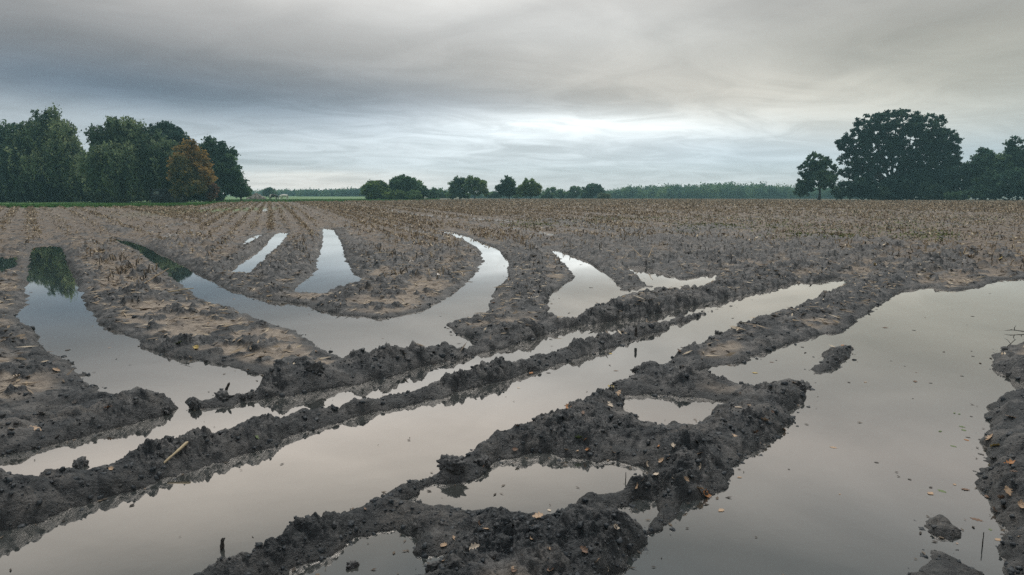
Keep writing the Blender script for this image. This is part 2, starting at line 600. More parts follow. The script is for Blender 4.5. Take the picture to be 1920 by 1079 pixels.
# ------------------------------------------------------------------ ground sheet
t_rows = np.concatenate([np.linspace(0.5 ** -0.5, 1.9 ** -0.5, 50)[:-1], np.linspace(1.9 ** -0.5, 62 ** -0.5, 1120)])
r_rows = np.concatenate([t_rows ** -2.0, np.geomspace(62, 5000, 130)[1:]])
az_d = np.linspace(R(-48), R(48), 1560)
az_c = np.linspace(R(48), R(312), 60)[1:-1]
az_all = np.concatenate([az_d, az_c])
NRW, NAZ = len(r_rows), len(az_all)
RR, AA = np.meshgrid(r_rows, az_all, indexing='ij')
AA = (AA + np.pi) % (2 * np.pi) - np.pi
X = RR * np.sin(AA)
Y = RR * np.cos(AA)
sd = coarse(sd_c, RR, AA, 9.0)
rid = coarse(rid_c, RR, AA, 0.0)
chu = coarse(chu_c, RR, AA, 0.0)
k60 = int(np.searchsorted(r_rows, 61))
k25 = int(np.searchsorted(r_rows, 26))
k12 = int(np.searchsorted(r_rows, 13))


def nz(f, seed, k=k60, sx=1.0):
    o = np.zeros((NRW, NAZ), np.float32)
    o[:k] = N2(X[:k] * f * sx, Y[:k] * f, seed)
    return o


n07, n17, n31 = nz(.7, 1), nz(1.7, 2), nz(3.1, 3)
n8, n22 = nz(8, 4, k25), nz(22, 5, k12)
shape = 1.0 + RR * 0.03
sd = sd + (.07 * n31 + .05 * n8 + .02 * n22) * np.clip(shape, 1, 1.6)
sdp = np.maximum(sd, 0)
inw = sd < 0
shore = 1 - np.exp(-sdp / .11)
ridn = rid / .12
lumps = smooth(.06, .28, .75 * n17 + .55 * n31 + .35 * n8 + .25 * n07)
rough = np.clip(.75 * lumps + .90 * np.exp(-sdp / .17) * (.70 + .9 * n17) + np.clip(ridn, 0, 1.1) + chu * (.75 + 1.1 * n17 + .7 * n31) + .38 * smooth(.15, .45, n07 + .5 * n31), 0, 1)
nearfield = 1 - smooth(18, 34, RR)
rough = rough * (1 - smooth(40, 75, RR) * .55)
wx, wy = .10 * nz(4.1, 21), .10 * nz(4.1, 22)
c1 = np.abs(nz(2.4, 11)) * .10
c2 = np.zeros_like(X, dtype=np.float32)
c2[:k60] = np.abs(N2((X + wx)[:k60] * 5.6, (Y + wy)[:k60] * 5.6, 12)) * .085
c3 = np.abs(nz(13, 13, k25)) * .050 * (.6 + 1.2 * np.abs(nz(3.7, 23)))
c4 = np.abs(nz(29, 14, k12)) * .026
c5 = nz(62, 15, k12) * .011
# broken clay: slabs and lumps of very different size, smeared smooth in places
smear = smooth(-.14, .26, nz(1.3, 51) + .4 * n31)
wa = (.05 * N2(X[:k25] * 7, Y[:k25] * 7, 61), .05 * N2(X[:k25] * 7, Y[:k25] * 7, 62))
clay = np.zeros_like(c1)
e1, q1 = worley((X[:k25] + wa[0]) * 5.2, (Y[:k25] + wa[1]) * 5.2, 71)
clay[:k25] += np.minimum(e1 * 2.2, 1) ** .7 * (.15 + q1 ** 2) * .060
e2, q2 = worley((X[:k12] + .5 * wa[0][:k12]) * 13, (Y[:k12] + .5 * wa[1][:k12]) * 13, 72)
clay[:k12] += np.minimum(e2 * 2.0, 1) ** .7 * (.1 + q2 ** 2) * .028 * (.3 + .9 * smear[:k12])
um, isB = row_coord(X, Y)
fieldmask = (RR < edge_r(AA)).astype(np.float32)
rowp = np.cos(um * 2 * np.pi / ROW_S)
rows_h = .022 * rowp * smooth(9, 22, RR) * (1 - smooth(90, 140, RR)) * fieldmask * (1 - .8 * rough)
lim = np.clip(sdp / .10, 0, 1)
h = shore * (.032 + rid * (.78 + .9 * n17 + .5 * n31) + rough * (.8 * c1 + .55 * c2 + clay) * (1 + .9 * smooth(7, 16, RR) * smooth(.15, .6, sdp))) + lim * rough * (.32 + .95 * smear) * (c3 + c4 + c5) * (.8 + 2.0 * np.clip(rid, 0, .12) / .12 * .4)
h = h + lim * (1 - rough) * (.008 * n8 + .014 * n31 + .002 * n22)
h = h + rows_h * lim
# low swells keep the flat silt from being a table
h = h + lim * .012 * n07
h = np.where(inw, -.012 - .12 * (1 - np.exp(sd / .12)), np.maximum(h, .002 + .02 * lim * (.3 + n31)))
h = h + zbase(X, Y) * np.clip(sdp / 1.0, 0, 1)
# far relief
far = smooth(40, 70, RR) * fieldmask
Z = h + far * .03 * rowp * (1 - smooth(100, 150, RR))
# sideways push gives the clods overhangs
push = (rough * lim)[:k12]
X2, Y2 = X.copy(), Y.copy()
X2[:k12] += push * (.018 * N2(X[:k12] * 9, Y[:k12] * 9, 31) + .010 * N2(X[:k12] * 24, Y[:k12] * 24, 33))
Y2[:k12] += push * (.018 * N2(X[:k12] * 9, Y[:k12] * 9, 32) + .010 * N2(X[:k12] * 24, Y[:k12] * 24, 34))

sandn = nz(1.1, 41) + .5 * nz(4.3, 42) + .3 * nz(11, 43, k25)
sand = smooth(.30, .70, 1.0 - rough * 1.10 + .22 * sandn) * smooth(0.05, .25, sdp)
sand = np.where(RR > 61, .6, sand) * (1 - .55 * smooth(13, 28, RR))
grass = 1 - fieldmask
res = np.zeros_like(sand)     # trampled crop residue
res = smooth(8, 22, RR) * fieldmask * (1 - .9 * np.clip(rough * 1.2, 0, 1) * (1 - smooth(55, 90, RR)))
topsoil = smooth(13, 30, RR) * fieldmask * .85
wet = np.exp(-sdp / .08) * (RR < 60)
# a thin strip of grass inside the field
gq = np.array(gp(432, 394, .3))
gpatch = np.exp(-(((X - gq[0]) / 2.6) ** 2 + ((Y - gq[1]) / 9.0) ** 2))
grass = np.clip(grass + .8 * gpatch, 0, 1)
lush = smooth(R(-6), R(-12), AA)

# wet, smeared wheel tracks far out that only shine
SHINE = [([(780, 404), (830, 406.5), (880, 409.5), (960, 414)], .30), ([(960, 424), (1010, 430), (1040, 437)], .22), ([(690, 394), (740, 398), (780, 404)], .25),
         ([(720, 418), (770, 428), (800, 431)], .16), ([(290, 446), (330, 434), (360, 428)], .14), ([(290, 425), (340, 417), (365, 414)], .18),
         ([(150, 448), (215, 440)], .12), ([(1230, 405), (1400, 411)], .35), ([(540, 393), (545, 388)], .22), ([(495, 398), (508, 390)], .25), ([(870, 436), (940, 436)], .1),
         ([(1020, 395), (1200, 398)], .35), ([(330, 405), (400, 392)], .25), ([(760, 480), (800, 478)], .05), ([(760, 505), (820, 500)], .05), ([(230, 462), (262, 452)], .07)]
gloss = np.zeros_like(sand)
for pl, w in SHINE:
    pl = np.array([gp(x, y, .2) for x, y in pl])
    i0 = max(0, np.searchsorted(r_rows, np.hypot(*pl.T).min() - 3))
    i1 = np.searchsorted(r_rows, np.hypot(*pl.T).max() + 3)
    PP = np.stack([X[i0:i1], Y[i0:i1]], -1)
    best = np.full(PP.shape[:2], 1e9)
    for a_, b_ in zip(pl[:-1], pl[1:]):
        best = np.minimum(best, seg_dist(PP, a_, b_))
    g_ = smooth(1.25, .75, np.sqrt(best) / w + .9 * n07[i0:i1] + .8 * n31[i0:i1])
    gloss[i0:i1] = np.maximum(gloss[i0:i1], g_)
    Z[i0:i1] = np.where(g_ > 0, Z[i0:i1] - .02 * g_, Z[i0:i1])
# wheel lug prints pressed into some banks
LUGS = [([(1090, 606), (1180, 590), (1280, 566), (1380, 541), (1480, 518), (1600, 488)], .24, .028), ([(430, 503), (470, 474), (515, 440)], .30, .05), ([(262, 434), (320, 421), (400, 405)], .35, .05),
        ([(0, 474), (60, 458)], .3, .05), ([(606, 445), (590, 475), (540, 520)], .3, .03), ([(880, 600), (990, 650)], .2, .02), ([(800, 430), (880, 450)], .3, .03)]
for pl, w, amp in LUGS:
    pl = np.array([gp(x, y, .05) for x, y in pl])
    i0 = max(0, np.searchsorted(r_rows, np.hypot(*pl.T).min() - 1.5))
    i1 = np.searchsorted(r_rows, np.hypot(*pl.T).max() + 1.5)
    PP = np.stack([X[i0:i1], Y[i0:i1]], -1)
    acc = 0.0
    add = np.zeros(PP.shape[:2])
    for a_, b_ in zip(pl[:-1], pl[1:]):
        d_ = b_ - a_
        L_ = np.linalg.norm(d_)
        d_ = d_ / L_
        al = (PP[..., 0] - a_[0]) * d_[0] + (PP[..., 1] - a_[1]) * d_[1]
        ac = -(PP[..., 0] - a_[0]) * d_[1] + (PP[..., 1] - a_[1]) * d_[0]
        inside = (al >= 0) & (al < L_)
        wv_ = np.sin((al + acc + np.abs(ac) * .6) * 2 * np.pi / .26)
        add += np.where(inside, amp * np.sign(wv_) * np.abs(wv_) ** .5 * smooth(w * 1.3, w * .8, np.abs(ac)), 0)
        acc += L_
    Z[i0:i1] += np.where(sd[i0:i1] > .02, add * np.clip(sdp[i0:i1] / .1, 0, 1), 0)
idx = np.arange(NRW * NAZ).reshape(NRW, NAZ)
a = idx[:-1]
b = idx[1:]
faces = np.stack([a, np.roll(a, -1, 1), np.roll(b, -1, 1), b], -1).reshape(-1, 4)
faces = faces[:, ::-1]
V = np.stack([X2, Y2, Z], -1).reshape(-1, 3)

# ground material
m_ground, t, o = mat("muddy_field")
E.tree = t
geo = new(t, 'ShaderNodeNewGeometry')
pos = geo.outputs['Position']


def attr(n):
    return E(new(t, 'ShaderNodeAttribute', attribute_name=n).outputs['Fac'])


def mixc(f, c1, c2):
    m = new(t, 'ShaderNodeMix', data_type='RGBA')
    f = f.v if isinstance(f, E) else f
    if isinstance(f, (int, float)): m.inputs[0].default_value = f
    else: t.links.new(f, m.inputs[0])
    for i, c in ((6, c1), (7, c2)):
        if isinstance(c, tuple): m.inputs[i].default_value = (*c, 1)
        else: t.links.new(c, m.inputs[i])
    return m.outputs[2]


nA = E(noise_tex(t, pos, 3.0, 8, .62).outputs[0])
nB = E(noise_tex(t, pos, 17.0, 8, .65).outputs[0])
nC = E(noise_tex(t, pos, 70.0, 6, .65).outputs[0])
nD = E(noise_tex(t, pos, 0.35, 5, .6).outputs[0])
dark = mixc(ss(nB, .38, .70), (.014, .018, .021), (.054, .057, .058))
nE = E(noise_tex(t, pos, 4.5, 6, .6, .4).outputs[0])
dark = mixc(ss(nE, .50, .64) * .9, dark, (.120, .116, .110))
dark = mixc(ss(nA, .50, .70) * ss(nC, .35, .6) * .8, dark, (.15, .135, .118))
sandc = mixc(ss(nB, .3, .7), (.19, .158, .126), (.34, .285, .226))
sandc = mixc(ss(nA, .28, .58), (.13, .113, .098), sandc)
sandc = mixc(ss(nC, .56, .70) * .6, sandc, (.06, .055, .05))
soil = mixc(attr('sand'), dark, sandc)
rescol = mixc(ss(nC, .38, .65), (.050, .041, .033), (.24, .18, .125))
topc = mixc(ss(nB, .3, .7), (.085, .066, .049), (.165, .124, .088))
soil = mixc(attr('topsoil') * (1.0 - ss(attr('res'), .55, .15) * .75), soil, topc)
soil = mixc(attr('res') * ss(nA, .25, .75) * .75, soil, rescol)
grassc = mixc(ss(nD, .35, .65), (.075, .165, .040), (.13, .23, .06))
grassc = mixc(ss(nB, .3, .7) * .3, grassc, (.03, .065, .02))
brownc = mixc(ss(nD, .35, .65), (.06, .07, .03), (.10, .09, .05))
grassc = mixc(attr('lush'), brownc, grassc)
colr = mixc(attr('grass'), soil, grassc)
colr = mixc(attr('wet') * .75, colr, (.028, .028, .026))
p = new(t, 'ShaderNodeBsdfPrincipled')
t.links.new(colr, p.inputs['Base Color'])
rgh = E.op('MAXIMUM', 0.56 - attr('wet') * .12 + attr('sand') * 0.28 + (nB - .5) * .25 - attr('gloss') * .75, .10)
t.links.new(rgh.v, p.inputs['Roughness'])
sp_ = attr('gloss') * .6 + .32
t.links.new(sp_.v, p.inputs['Specular IOR Level'])
bm_ = new(t, 'ShaderNodeBump')
t.links.new((.9 - attr('gloss') * .85).v, bm_.inputs['Strength'])
bm_.inputs['Distance'].default_value = .03
hh = nC * .5 + nB * 1.0
t.links.new(hh.v, bm_.inputs['Height'])
t.links.new(bm_.outputs[0], p.inputs['Normal'])
t.links.new(p.outputs[0], o.inputs[0])

me = mesh_np("ground", V, faces, 4, m_ground, True,
             dict(sand=sand, grass=grass, res=res, wet=wet, lush=lush, gloss=gloss, topsoil=topsoil))
ground = link("ground", me)
tag(ground, "muddy harvested maize field with deep tractor ruts, silt flats and dark clods", "field", kind='structure')

# ground lookup for placing things
t_all = r_rows ** -0.5


def look(field, x, y):
    r = np.hypot(x, y)
    az = np.arctan2(x, y)
    i = np.clip(np.searchsorted(r_rows, r) - 1, 0, NRW - 2)
    u = np.clip((r - r_rows[i]) / (r_rows[i + 1] - r_rows[i]), 0, 1)
    ai = np.clip((az - az_d[0]) / (az_d[1] - az_d[0]), 0, len(az_d) - 1.001)
    j = ai.astype(int) if isinstance(ai, np.ndarray) else int(ai)
    v = ai - j
    return (field[i, j] * (1 - u) + field[i + 1, j] * u) * (1 - v) + (field[i, j + 1] * (1 - u) + field[i + 1, j + 1] * u) * v


def gz(x, y):
    return float(look(Z, np.array([x]), np.array([y]))[0])


# ------------------------------------------------------------------ water
m_water, t, o = mat("muddy_water")
E.tree = t
geo = new(t, 'ShaderNodeNewGeometry')
dif = new(t, 'ShaderNodeBsdfDiffuse')
nW = noise_tex(t, geo.outputs['Position'], 1.1, 5, .55, .8)
rw = new(t, 'ShaderNodeValToRGB')
rw.color_ramp.elements[0].position = .3
rw.color_ramp.elements[1].position = .72
rw.color_ramp.elements[0].color = (.026, .033, .033, 1)
rw.color_ramp.elements[1].color = (.064, .066, .060, 1)
t.links.new(nW.outputs[0], rw.inputs[0])
t.links.new(rw.outputs[0], dif.inputs[0])
glo = new(t, 'ShaderNodeBsdfGlossy')
glo.inputs['Color'].default_value = (1.0, .955, .915, 1)
glo.inputs['Roughness'].default_value = 0.015
fre = new(t, 'ShaderNodeFresnel')
fre.inputs[0].default_value = 1.45
fac = E(fre.outputs[0]) * .85 + .37
nR = noise_tex(t, geo.outputs['Position'], 9.0, 3, .5)
bw = new(t, 'ShaderNodeBump')
bw.inputs['Strength'].default_value = .012
bw.inputs['Distance'].default_value = .01
t.links.new(nR.outputs[0], bw.inputs['Height'])
t.links.new(bw.outputs[0], glo.inputs['Normal'])
mx = new(t, 'ShaderNodeMixShader')
t.links.new(fac.v, mx.inputs[0])
t.links.new(dif.outputs[0], mx.inputs[1])
t.links.new(glo.outputs[0], mx.inputs[2])
t.links.new(mx.outputs[0], o.inputs[0])
wv = np.array([(-40, -2, 0), (40, -2, 0), (40, 48, 0), (-40, 48, 0)], float)
water = link("water", mesh_np("water", wv, [0, 1, 2, 3], 4, m_water))
tag(water, "still brown rainwater standing in the ruts and mirroring the sky", "water", kind='structure')

# ------------------------------------------------------------------ trees
def unit(n, r):
    v = r.normal(size=(n, 3))
    return v / np.linalg.norm(v, axis=1, keepdims=True)


def leaf_cards(cent, size, r, elong=1.5, hang=0.0):
    """one small pointed leaf face per centre"""
    n = len(cent)
    t1 = unit(n, r)
    if hang:
        t1 = t1 * (1 - hang) + np.array([0, 0, -1.0]) * hang
        t1 /= np.linalg.norm(t1, axis=1, keepdims=True)
    t2 = np.cross(t1, unit(n, r))
    t2 /= np.linalg.norm(t2, axis=1, keepdims=True) + 1e-9
    s = (size * r.uniform(.6, 1.35, n))[:, None]
    L = t1 * s * elong * .5
    W = t2 * s * .5
    v = np.stack([cent - L, cent - L * .1 + W, cent + L, cent - L * .1 - W], 1).reshape(-1, 3)
    return v


def tubes(paths, sides=6):
    """paths: list of (points (k,3), radii (k,)) -> one tube mesh"""
    vs, fs = [], []
    off = 0
    ang = np.arange(sides) / sides * 2 * np.pi
    for pts, rad in paths:
        pts = np.asarray(pts, float)
        k = len(pts)
        tan = np.gradient(pts, axis=0)
        tan /= np.linalg.norm(tan, axis=1, keepdims=True) + 1e-9
        ref = np.array([1.0, 0, 0]) if abs(tan[0][0]) < .9 else np.array([0, 1.0, 0])
        n1 = np.cross(tan, ref)
        n1 /= np.linalg.norm(n1, axis=1, keepdims=True) + 1e-9
        n2 = np.cross(tan, n1)
        ringv = pts[:, None] + (n1[:, None] * np.cos(ang)[None, :, None] + n2[:, None] * np.sin(ang)[None, :, None]) * np.asarray(rad)[:, None, None]
        vs.append(ringv.reshape(-1, 3))
        i = np.arange(k * sides).reshape(k, sides) + off
        fs.append(np.stack([i[:-1], np.roll(i[:-1], -1, 1), np.roll(i[1:], -1, 1), i[1:]], -1).reshape(-1, 4))
        off += k * sides
    return np.concatenate(vs), np.concatenate(fs)


def bez(p0, p1, p2, n=7):
    u = np.linspace(0, 1, n)[:, None]
    return p0 * (1 - u) ** 2 + 2 * p1 * u * (1 - u) + p2 * u * u


m_bark = simple_mat("bark", (.045, .04, .034), .9, .35, 3.0, .1)
LEAFC = {
 'willow': [(0.034, 0.063, 0.041), (0.109, 0.161, 0.086), (0.218, 0.276, 0.144), (0.368, 0.414, 0.218)],
 'dark': [(0.026, 0.060, 0.044), (0.058, 0.111, 0.068), (0.104, 0.169, 0.088), (0.156, 0.234, 0.104)],
 'black': [(0.014, 0.036, 0.032), (0.031, 0.067, 0.053), (0.058, 0.103, 0.070), (0.094, 0.144, 0.084)],
 'autumn': [(.13, .11, .045), (.28, .19, .065), (.46, .29, .095), (.24, .21, .07)],
 'olive': [(0.084, 0.090, 0.036), (0.156, 0.144, 0.054), (0.240, 0.180, 0.066), (0.144, 0.156, 0.060)],
 'red': [(.12, .075, .05), (.20, .11, .07), (.30, .16, .10), (.14, .11, .055)],
 'mid': [(0.050, 0.100, 0.056), (0.094, 0.163, 0.080), (0.144, 0.231, 0.100), (0.200, 0.288, 0.112)],
 'light': [(0.072, 0.120, 0.048), (0.132, 0.198, 0.067), (0.192, 0.270, 0.090), (0.252, 0.324, 0.108)],
 'pale': [(.10, .14, .09), (.13, .18, .11), (.17, .21, .13), (.20, .24, .15)],
}
leaf_mats = {}
for k_, cs in LEAFC.items():
    leaf_mats[k_] = ramp_mat("leaves_" + k_, cs, rough=.7, spec=.15, attr='tint', thin=.42)


def make_tree(name, label, cat, Yd, blobs, seed, trunk_px=None, trunk_w=.35, style='round', color='mid', density=1.0, leaf=.34, clump=.75,
              group=None, limbs=True, depth=.8, base_px=None, hollow=.35, mix=None, fork=.35):
    """blobs: crown masses (px, py, rx, ry) as they stand at distance Yd; they are spread in depth to a full crown"""
    r = np.random.default_rng(seed)
    sc = Yd / FPX
    B = []
    cx = np.mean([b[0] for b in blobs]) if trunk_px is None else trunk_px
    base = pt(cx, 375, Yd)
    base[2] = float(zbase(np.array(base[0]), np.array(base[1])))
    for i, (px, py, rx, ry) in enumerate(blobs):
        c = pt(px, py, Yd)
        dd = depth * .8 * (r.random() - .5) * 2 * rx * sc * .8
        c[1] += dd
        B.append((c - base, rx * sc, max(rx, ry * .6) * sc * depth, ry * sc))
    root = empty(name, base)
    tag(root, label, cat, group)
    cl, tint_c, owner = [], [], []
    for bi, (c, ax, ay, az_) in enumerate(B):
        vol = ax * ay * az_
        n = int(max(6, density * 7.5 * (ax * az_ + ay * az_ + ax * ay) / (clump * clump) / 3))
        u = unit(n, r)
        rad = (hollow + (1 - hollow) * r.random(n)) ** (1 / 2.2)
        q = c + u * np.array([ax, ay, az_]) * rad[:, None] * r.choice([1.0, 1.0, 1.0, 1.13], n)[:, None]
        cl.append(q)
        tint_c.append(r.normal(.45, .20, n) + r.normal(0, .17))
        owner.append(np.full(n, bi))
    cl = np.concatenate(cl)
    tint_c = np.concatenate(tint_c)
    owner = np.concatenate(owner)
    keep = cl[:, 2] > (.3 if style != 'shrub' else .05)
    cl, tint_c, owner = cl[keep], tint_c[keep], owner[keep]
    per = 54
    if style == 'weeping':
        # hanging strands
        ns = len(cl)
        m_ = 34
        Ls = r.uniform(1.2, 3.4, ns) * clump / .75
        tt = r.random((ns, m_))
        strand = cl[:, None, :] + np.stack([np.zeros_like(tt), np.zeros_like(tt), -tt * Ls[:, None]], -1)
        strand += r.normal(0, 1, strand.shape) * np.array([.26, .26, .22]) * (clump / .75)
        pts_ = strand.reshape(-1, 3)
        tn = np.repeat(tint_c, m_)
        # some round clumps too
        k2 = r.random(len(cl)) < .55
        e = cl[k2][:, None, :] + r.normal(0, 1, (k2.sum(), 26, 3)) * clump * np.array([.55, .55, .4])
        lv1 = leaf_cards(pts_, np.full(len(pts_), leaf * .8), r, 2.4, .55)
        pe = e.reshape(-1, 3)
        lv2 = leaf_cards(pe, np.full(len(pe), leaf * .9), r, 1.7, .2)
        lv = np.concatenate([lv1, lv2])
        tn = np.concatenate([tn, np.repeat(tint_c[k2], 26)])
    else:
        e = cl[:, None, :] + r.normal(0, 1, (len(cl), per, 3)) * clump * np.array([.48, .48, .36])
        pe = e.reshape(-1, 3)
        lv = leaf_cards(pe, np.full(len(pe), leaf), r, 1.35)
        tn = np.repeat(tint_c, per)
    tn = np.clip(tn + r.normal(0, .12, len(tn)), 0, 1)
    zc_ = lv.reshape(-1, 4, 3)[:, :, 2].min(1)
    ok = zc_ > 0.02
    lv = lv.reshape(-1, 4, 3)[ok].reshape(-1, 3)
    tn = tn[ok]
    nq = len(lv) // 4
    link("crown", mesh_np("crown", lv, np.arange(nq * 4), 4, leaf_mats[color], False, dict(tint=np.repeat(tn, 4))), root)
    # trunk and limbs
    paths = []
    ztop = max(b[0][2] + b[3] * .3 for b in B)
    zlow = min(b[0][2] - b[3] for b in B)
    if limbs:
        zf = max(.6, fork * ztop)
        fk = np.array([r.normal(0, .15), r.normal(0, .15), zf])
        tp = bez(np.zeros(3) + [0, 0, -.2], np.array([r.normal(0, .2), 0, zf * .5]), fk, 6)
        paths.append((tp, np.linspace(trunk_w * 1.25, trunk_w * .8, 6) * np.array([1.35, 1.05, 1, 1, 1, 1])))
        for bi, (c, ax, ay, az_) in enumerate(B):
            tgt = c + np.array([0, 0, az_ * .25])
            midp = fk * .45 + tgt * .55 + np.array([(c[0] - fk[0]) * .12, 0, -.10 * abs(c[0] - fk[0])])
            w = trunk_w * (.32 + .25 * r.random())
            lp = bez(fk + np.array([0, 0, -.3]), midp, tgt, 8)
            lp[1:-1] += r.normal(0, .12, (6, 3))
            paths.append((lp, np.linspace(w, w * .22, 8)))
            own = np.where(owner == bi)[0]
            for q in r.permutation(own)[:14]:
                s = lp[r.integers(2, 8)]
                paths.append((bez(s, s * .5 + cl[q] * .5 + np.array([0, 0, .25]), cl[q], 5), np.linspace(w * .28, .02, 5)))
    else:
        for _ in range(5):
            b_ = B[r.integers(len(B))]
            paths.append((bez(np.array([r.normal(0, .5), r.normal(0, .3), -.1]), b_[0] * .5, b_[0], 5), np.linspace(.10, .03, 5)))
    tv, tf = tubes(paths)
    link("trunk", mesh_np("trunk", tv, tf, 4, m_bark, True), root)
    return root


GL = "trees and bushes of the left copse"
make_tree('willow_tree', "dark willow cut by the left edge of the picture", 'tree', 122,
          [(-70, 300, 70, 55), (0, 270, 45, 35), (-20, 340, 70, 40), (30, 250, 22, 18), (-120, 260, 50, 40)], 11, -30, .5, 'weeping', 'dark', .6, .36, .8, GL)
make_tree('willow_tree', "tallest dark willow of the left copse with wispy twigs at its top", 'tree', 118,
          [(85, 238, 36, 28), (60, 262, 45, 35), (115, 262, 40, 38), (135, 300, 32, 40), (85, 300, 55, 40), (35, 290, 35, 30), (70, 335, 70, 38), (100, 212, 12, 8), (135, 345, 40, 28)], 12, 85, .55, 'weeping', 'willow', .52, .34, .75, GL)
make_tree('willow_tree', "broad grey green weeping willow hanging over the dark shed", 'tree', 114,
          [(225, 240, 36, 20), (215, 268, 48, 28), (265, 272, 50, 34), (290, 300, 40, 35), (230, 305, 55, 38), (200, 335, 45, 30), (262, 335, 55, 32), (185, 250, 16, 14), (310, 330, 24, 26), (210, 224, 10, 8)], 13, 235, .5, 'weeping', 'willow', .60, .34, .72, GL)
make_tree('broadleaf_tree', "dark tree rising behind the weeping willow and the orange tree", 'tree', 132,
          [(300, 245, 28, 16), (325, 262, 26, 20), (300, 280, 40, 30), (335, 290, 20, 25)], 14, 312, .4, 'round', 'black', .6, .36, .75, GL)
make_tree('autumn_tree', "orange and brown autumn tree beside the dark shed", 'tree', 110,
          [(348, 286, 20, 16), (366, 302, 20, 20), (344, 312, 22, 22), (382, 322, 16, 18), (366, 332, 20, 16), (340, 334, 16, 16), (357, 272, 8, 7), (392, 338, 9, 9)], 15, 345, .22, 'round', 'autumn', .6, .30, .62, GL, hollow=.5)
make_tree('autumn_tree', "olive brown low tree in front of the orange autumn tree", 'tree', 108,
          [(338, 312, 16, 20), (350, 336, 22, 22), (365, 350, 20, 14), (336, 358, 12, 10)], 16, 344, .16, 'round', 'olive', 1.0, .26, .5, GL)
make_tree('autumn_shrub', "small reddish shrub at the foot of the autumn tree", 'shrub', 111,
          [(392, 356, 13, 12), (398, 368, 8, 6), (386, 352, 8, 8)], 17, 390, .07, 'shrub', 'red', 1.1, .22, .4, GL)
make_tree('broadleaf_tree', "tall dense dark green tree at the right end of the left copse", 'tree', 130,
          [(395, 278, 18, 18), (412, 290, 24, 22), (405, 315, 30, 28), (425, 318, 22, 26), (432, 340, 20, 22), (410, 348, 28, 20), (438, 325, 12, 18)], 18, 412, .38, 'round', 'dark', .75, .36, .72, GL)
make_tree('broadleaf_tree', "small round tree standing at the meadow end of the left copse", 'tree', 136,
          [(455, 356, 14, 9), (448, 362, 10, 7), (462, 362, 8, 6)], 19, 453, .16, 'round', 'dark', 1.1, .30, .5, GL)
for i, (x, w, hh_, lab) in enumerate([(-60, 60, 30, "near black bushes under the willows at the left edge of the picture"),
                                      (40, 60, 28, "near black bushes under the tallest willow"),
                                      (130, 50, 30, "near black bushes between the tallest willow and the broad willow"),
                                      (225, 45, 26, "dark bushes beneath the broad weeping willow"),
                                      (366, 34, 22, "dark bushes behind the trunk of the orange autumn tree")]):
    make_tree('dark_shrub', lab, 'bush', 121 + i, [(x, 352, w, hh_), (x - 25, 360, w * .7, hh_ * .7), (x + 25, 358, w * .7, hh_ * .7)], 30 + i, x, .15, 'shrub', 'black', .9, .42, .85, GL, limbs=False)

